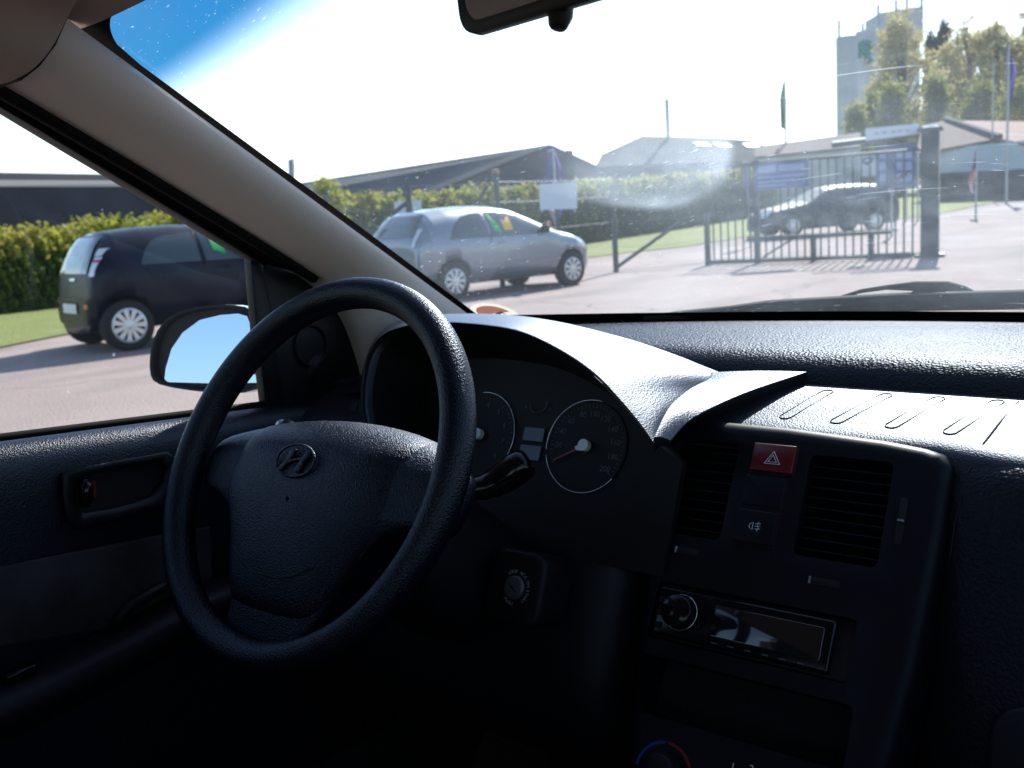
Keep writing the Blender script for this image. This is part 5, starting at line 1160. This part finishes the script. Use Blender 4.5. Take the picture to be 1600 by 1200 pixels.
# ---- flags
def flag(name, base_px, pole_top, cloth, label, mt, grad=None, r=.035, dep=None):
    b_ = at(*base_px, dep) if dep else G(*base_px); 
    if dep: b_ = Vector((b_.x, b_.y, Tz(b_.x, b_.y)))
    root = empty(name, tuple(b_), label=label, cat='flag'); D0 = (b_-CAM).dot(fw)
    h = height_at(b_, pole_top); v_, f_ = tube([(0, 0, -.1), (0, 0, h)], [r, r*.6], 8); mesh('pole', v_, f_, M['galv'], root)
    for i, (m_, L_, Rr) in enumerate(cloth):
        n = 12; Lp = dense([Vector((x, y, 0)) for x, y in L_], n); Rp = dense([Vector((x, y, 0)) for x, y in Rr], n); rows = []
        for a, b in zip(Lp, Rp): rows.append([at(a.x+(b.x-a.x)*k/6, a.y+(b.y-a.y)*k/6, D0*(1+.006*math.sin(k*1.7+a.y*.09)))-b_ for k in range(7)])
        solid(loft('cloth', rows, m_, root), .004)
    return root
flag('flag', (1572, 318), 70, [(M['purple'], [(1573, 72), (1573, 100), (1574, 158)], [(1577, 76), (1588, 110), (1581, 160)])], 'tall flagpole with a limp purple flag at the right edge', M['purple'], r=.06)
flag('flag_pole', (1549, 312), 98, [], 'bare thin flagpole left of the purple flag', M['purple'], r=.05)
flag('flag', (1229, 300), 122, [(M['green'], [(1223, 130), (1218, 155), (1220, 200)], [(1227, 126), (1229, 160), (1229, 204)])], 'tall green feather flag high above the roofs', M['green'], r=.10, dep=62)
flag('beach_flag', (1525, 306), 228, [(M['purple'], [(1524, 230), (1521, 255), (1519, 262)], [(1527, 230), (1527, 250), (1527, 262)]), (M['orange'], [(1519, 262), (1513, 285)], [(1527, 262), (1527, 290)]), (M['pink'], [(1513, 285), (1518, 302)], [(1527, 290), (1525, 302)])], 'small purple and orange feather flag on the grass before the white house', M['purple'], dep=32)
flag('beach_flag', (872, 372), 232, [(M['purple'], [(857, 235), (854, 270), (849, 296)], [(862, 233), (861, 262), (858, 296)]), (M['purple'], [(862, 233), (869, 258), (873, 296)], [(868, 238), (876, 262), (880, 296)]), (mat('flag_blue', (.10,.16,.36), .8), [(862, 236), (861, 262), (858, 296)], [(863, 236), (869, 262), (873, 296)]),
      (M['pink'], [(857, 326), (862, 340), (867, 352)], [(864, 326), (868, 340), (871, 352)]), (M['orange'], [(853, 346), (856, 360)], [(860, 345), (864, 360)]), (M['purple'], [(869, 326), (871, 340)], [(878, 326), (878, 338)])], 'purple forked banner with orange foot behind the pale board', M['purple'], dep=24)
flag('beach_flag', (1393, 340), 232, [(M['pink'], [(1388, 238), (1388, 300)], [(1397, 236), (1397, 305)])], 'pale pink banner hanging between the signs beyond the gate', M['pink'], dep=26)
flag('beach_flag', (1172, 352), 250, [(M['purple'], [(1160, 252), (1166, 290), (1169, 320)], [(1166, 252), (1171, 285), (1174, 322)])], 'narrow violet feather flag left of the blue banner', M['purple'], dep=26)
fb = [at(x, y, 90) for x, y in ((449, 300), (462, 300))]
flag('flag', (456, 330), 248, [(M['cloud'], [(450, 250), (452, 285)], [(461, 246), (460, 285)])], 'faint far flag above the roof beside the pillar', M['cloud'], dep=95, r=.04)

# ---- buildings
def building(name, faces, label, ref):
    root = empty(name, tuple(ref), label=label, cat='building')
    for nm, P, m_ in faces:
        ref_ = Vector(ref); P = [Vector(p)-ref_ for p in P]; n = (P[1]-P[0]).cross(P[2]-P[0]).normalized(); t = .12
        k = len(P); solidify = [p-n*t for p in P]
        mesh(nm, P+solidify, [tuple(range(k)), tuple(range(k, 2*k))[::-1]]+[(i, k+i, k+(i+1) % k, (i+1) % k) for i in range(k)], m_, root)
    return root
def gz(p, z=None): return Vector((p.x, p.y, Tz(p.x, p.y)-.3 if z is None else z))
# left hall, long low roof in the side window
a, b = at(-160, 268, 58), at(420, 277, 92); a2, b2 = at(-160, 281, 57.8), at(420, 284, 91.8); a3, b3 = at(-160, 293, 57.6), at(420, 292, 91.6)
dn = Vector((0, 0, -1)); away = Vector((-.75, .65, 0)).normalized()
building('warehouse', [('roof_edge', [a, b, b2, a2], M['walld']), ('light_band', [a2, b2, b3, a3], M['stripe']), ('wall', [a3, b3, gz(b3), gz(a3)], M['walld']), ('roof', [a, b, b+away*18+dn*.5, a+away*18+dn*.5], M['roofd']), ('back_wall', [a+away*18+dn*.5, b+away*18+dn*.5, gz(b+away*18), gz(a+away*18)], M['walld'])], 'long dark blue warehouse with a pale band seen through the side window', gz(a))
# middle hall: gable to the front, ridge running away to the left
ap = at(862, 232, 60); le = at(632, 322, 66); re = at(1010, 300, 57); rl = at(440, 292, 92); ll = at(250, 345, 98)
ri = rl+(re-ap)*1.0
building('warehouse', [('front_wall', [ap, re, gz(re), gz(le), le], M['walld']), ('roof', [ap+Vector((0, 0, .15)), le+Vector((0, 0, .12)), ll, rl], M['roofd']), ('roof', [rl, ri, re+Vector((0, 0, .12)), ap+Vector((0, 0, .13))], M['roofd']), ('side_wall', [le, gz(le), gz(ll), ll], M['walld'])], 'large slate grey hall with a pointed gable behind the silver car', gz(le))
v_, f_ = tube([at(889, 250, 61)-ap, at(889, 236, 61)-ap], .25, 8); o = mesh('roof_vent', v_, f_, M['walld'], None, label='small vent pipe on the right slope of the pointed hall', cat='vent'); o.location = ap
# far hall with skylights
P1 = [(930, 250), (1003, 213), (1042, 212), (1128, 218), (1180, 222), (1206, 236), (1240, 244), (1240, 300), (930, 300)]
D = 95; r_ = [at(x, y, D) for x, y in P1]
def roofpt(x, y): return at(x, y, D+ (300-y)*.18)
RF = [roofpt(940, 243), roofpt(1003, 214), roofpt(1120, 217), roofpt(1180, 222), roofpt(1215, 240), roofpt(1215, 252), roofpt(930, 262)]
lo1, lo2 = roofpt(930, 262), roofpt(1225, 250)
fh = building('factory_hall', [('roof', RF, M['roofg']), ('wall', [lo1, lo2, gz(lo2), gz(lo1)], mat('wall_brown', (.12,.11,.11), .9)), ('side_wall', [roofpt(1215, 240), gz(roofpt(1215, 240)), gz(roofpt(1215, 240)+away*20), roofpt(1215, 240)+away*20], M['walld'])], 'wide grey factory hall with three skylights under the tall chimney', gz(lo1))
for x, y, m_ in ((1082, 222, M['sky_l']), (1114, 223, M['sky_l']), (1160, 224, M['skyo'])):
    q = [roofpt(x, y), roofpt(x+22, y+1), roofpt(x+30, y+6), roofpt(x+8, y+5)]; rf_ = gz(lo1); tow = (CAM-q[0]).normalized()*.8
    mesh('skylight', [p-rf_+tow for p in q]+[p-rf_+tow*.5 for p in q], [(0, 1, 2, 3), (7, 6, 5, 4), (0, 4, 5, 1), (1, 5, 6, 2), (2, 6, 7, 3), (3, 7, 4, 0)], m_, fh)
cb = at(1044, 214, 110); cb = gz(cb)
v_, f_ = tube([(0, 0, 0), (0, 0, height_at(cb, 155))], [.30, .24], 12); o = mesh('chimney', v_, f_, M['galv'], None, True, label='thin grey steel chimney rising behind the factory hall', cat='chimney'); o.location = cb
# long low building row beyond the gate
q1, q2, q3, q4 = at(1180, 240, 62), at(1330, 224, 50), at(1180, 248, 62), at(1345, 232, 50)
building('low_building', [('roof', [at(1180, 232, 66), at(1345, 210, 54), q4, q3], M['roofr']), ('wall', [q3, q4, gz(q4), gz(q3)], mat('wall_cream', (.42,.42,.40), .85, noise=(.6, (.34,.35,.36))))], 'low pale building with a reddish roof behind the gate bars', gz(q3))
# house with tile roof
hw1, hw2 = at(1444, 236, 52), at(1640, 216, 44); hb1, hb2 = at(1444, 272, 52), at(1640, 262, 44)
rg = at(1478, 188, 57); rg0 = at(1440, 196, 58)
house = building('house', [('roof', [at(1432, 240, 51.5), at(1566, 215, 47), rg, rg0], M['roofr']), ('roof', [rg, at(1560, 216, 47), at(1680, 240, 42), at(1640, 190, 52)], mat('roof_tile_light', (.27,.15,.115), .9, noise=(2, (.2,.11,.09)))),
     ('wall', [hw1, hw2, hb2, hb1], M['wallw']), ('stone_base', [hb1, hb2, gz(hb2), gz(hb1)], M['stone'])], 'white walled house with brown tile roof and dark stone base at right', gz(hb1))
v_, f_ = tube([rg+Vector((0, 0, .1))-gz(hb1), at(1563, 213, 46.8)-gz(hb1)], .14, 6); mesh('ridge', v_, f_, M['walld'], house)
for x, y in ((1494, 243), (1506, 243), (1560, 236), (1576, 234), (1590, 233)):
    k = (x-1444)/196; dd_ = 52-8*k-.15; q = [at(x-4, y-6, dd_), at(x+4, y-7, dd_), at(x+4, y+12, dd_), at(x-4, y+13, dd_)]; mesh('window', [p-gz(hb1) for p in q]+[p-gz(hb1)-fw*.05 for p in q], [(0,1,2,3), (4,5,6,7), (0,1,5,4), (1,2,6,5), (2,3,7,6), (3,0,4,7)], mat('window_pane', (.16,.20,.28), .2), house)
# grain silos
sd_ = 150
silo = empty('grain_silo', tuple(gz(at(1340, 220, sd_))), label='tall pale concrete grain silo tower with antennas behind the trees', cat='tower'); s0_ = silo.location.copy()
for i, (x, yt, dd) in enumerate(((1323, 58, 148), (1354, 49, 152), (1386, 46, 156), (1420, 46, 160))):
    top__ = at(x, yt, dd)-s0_; bt = Vector((top__.x, top__.y, -2)); rr4 = dd*16.5/FPX
    v_, f_ = tube([bt, top__], rr4, 28); mesh('silo_tube', v_, f_, M['concrete'], silo, False)
q = [at(1375, 20, 155)-s0_, at(1443, 9, 156)-s0_, at(1443, 64, 156)-s0_, at(1375, 62, 155)-s0_]; aw = Vector((-.6, .8, 0))*7
mesh('penthouse', q+[p+aw for p in q], [(0,1,2,3), (7,6,5,4), (0,4,5,1), (1,5,6,2), (2,6,7,3), (3,7,4,0)], M['concrete'], silo)
for x, y0, y1 in ((1311, 32, 58), (1348, 36, 50), (1400, 0, 22), (1417, -12, 18), (1440, -6, 14), (1372, 8, 46)):
    v_, f_ = tube([at(x, y1, 152)-s0_, at(x, y0, 152)-s0_], .22, 6); mesh('antenna', v_, f_, M['galv'], silo)
M['logo'] = mat('logo_green', (.05,.26,.22), .7)
for pts_, rad in (([(1353+8*math.cos(R(a)), 74+7*math.sin(R(a))) for a in range(0, 360, 20)], .5), ([(1353, 84), (1357, 92), (1362, 97)], .5), ([(1341, 68), (1340, 80), (1343, 90)], .4)):
    v_, f_ = tube([at(x, y, 149.5)-s0_-fw*0 for x, y in pts_], rad, 6, closed=len(pts_) > 15); mesh('emblem', v_, f_, M['logo'], silo)

# ---- trees
def tree(base, h, wd, n, size, mt, label, name='tree', crown0=.25, pointy=False, dens=1, group=None, top_bias=1, k=None):
    root = empty(name, tuple(base), label=label, cat='tree', group=group); parts = [tube([(0, 0, -.5), (.1*wd*.1, 0, h*.45), (0, .05*wd, h*.92)], [h*.022, h*.014, h*.003], 8)]
    cl = []; K = k or 34
    for i in range(K):
        z = crown0+(1-crown0)*((i+.5)/K); rel = (z-crown0)/(1-crown0)
        rmax = (wd*.5*(1-rel)**.8+.2) if pointy else wd*.5*math.sqrt(max(.02, 1-(2*rel-.85)**2/1.35))
        a = rng.random()*6.28; q = rmax*(.45+.55*rng.random()); c = np.array([q*math.cos(a), q*math.sin(a), h*z]); cl.append(c)
        parts.append(tube([(0, 0, h*max(.12, z-.22)), tuple(c*.5+np.array([0, 0, h*(z-.1)*.5])), tuple(c)], [h*.006, h*.004, h*.0015], 5))
        for j in range(3):
            e = c+rng.normal(size=3)*wd*.10; parts.append(tube([tuple(c*.7+np.array([0, 0, h*z*.3])), tuple(e)], [h*.003, h*.001], 4, cap=False)); cl.append(e)
    mesh('trunk', *join(parts), M['bark'], root)
    cl = np.array(cl); i = rng.integers(0, len(cl), n); P = cl[i]+rng.normal(size=(n, 3))*(min(wd*.08, h*.02) if pointy else wd*.06)*np.array([1, 1, 2.5 if pointy else .8])
    leafmesh('crown', [(leaves(P, rng.normal(size=(n, 3)), size), mt)], root); return root
def tbase(px, dep): p = at(px, 300, dep); return Vector((p.x, p.y, Tz(p.x, p.y)-.2))
def tree_px(px, top_y, dep, wpx, n, mt, label, **k):
    b_ = tbase(px, dep); D0 = (b_-CAM).dot(fw); h = height_at(b_, top_y); return tree(b_, h, wpx*D0/FPX, n, k.pop('size', .0016*D0), mt, label, **k)
tree_px(1412, 38, 84, 104, 15000, M['leafy'], 'big pale spring tree in front of the silo tower', crown0=.12, k=60)
tree_px(1362, 150, 76, 50, 6000, M['leafg'], 'yellow green bushy tree at the foot of the silo', crown0=.15)
tree_px(1452, 58, 96, 24, 7000, M['leafd'], 'slim dark conifer just right of the silo tower', pointy=True, crown0=.2)
tree_px(1473, 42, 98, 30, 8000, M['leafd'], 'taller dark conifer second right of the silo tower', pointy=True, crown0=.2)
for i, (px_, ty, dep, wpx, n, m_, lb) in enumerate(((1510, 48, 92, 95, 9000, M['leafy'], 'loose airy tree with yellow buds right of the conifers'), (1555, 42, 90, 95, 9000, M['leafy'], 'thin bare branched tree behind the bare flagpole'), (1608, 38, 88, 95, 9000, M['leafg'], 'olive green tree at the right edge behind the purple flag'))):
    tree_px(px_, ty, dep, wpx, n, m_, lb, crown0=.12, k=44)
for i, (px_, ty, dep, wpx, lb) in enumerate(((1482, 78, 100, 80, 'far hazy tree between the conifers and the yellow budded tree'), (1535, 66, 104, 90, 'far hazy tree behind the bare branched tree'), (1590, 62, 102, 90, 'far hazy tree behind the olive green tree'))): tree_px(px_, ty, dep, wpx, 8000, M['leafy'], lb, crown0=.05, k=50)
for px_, ty, dep, wpx, lb in ((1340, 178, 70, 60, 'low dark shrub left of the name plate'), (1395, 150, 72, 80, 'dark round shrub behind the name plate'), (1462, 140, 72, 80, 'dark green shrub above the brown house roof'), (1530, 140, 70, 90, 'broad dark shrub behind the house ridge'), (1595, 138, 66, 90, 'dark shrub behind the house at the right edge')):
    b_ = tbase(px_, dep); D0 = (b_-CAM).dot(fw); h = height_at(b_, ty); bush('shrub', b_, h, wpx*.55*D0/FPX, 7000, .0020*D0, lb, M['leafg'], group=None)
bush('shrub', tbase(512, 40), 3.05, 1.3, 4000, .07, 'light green shrub poking above the hedge beside the pillar', M['hedgetip'])
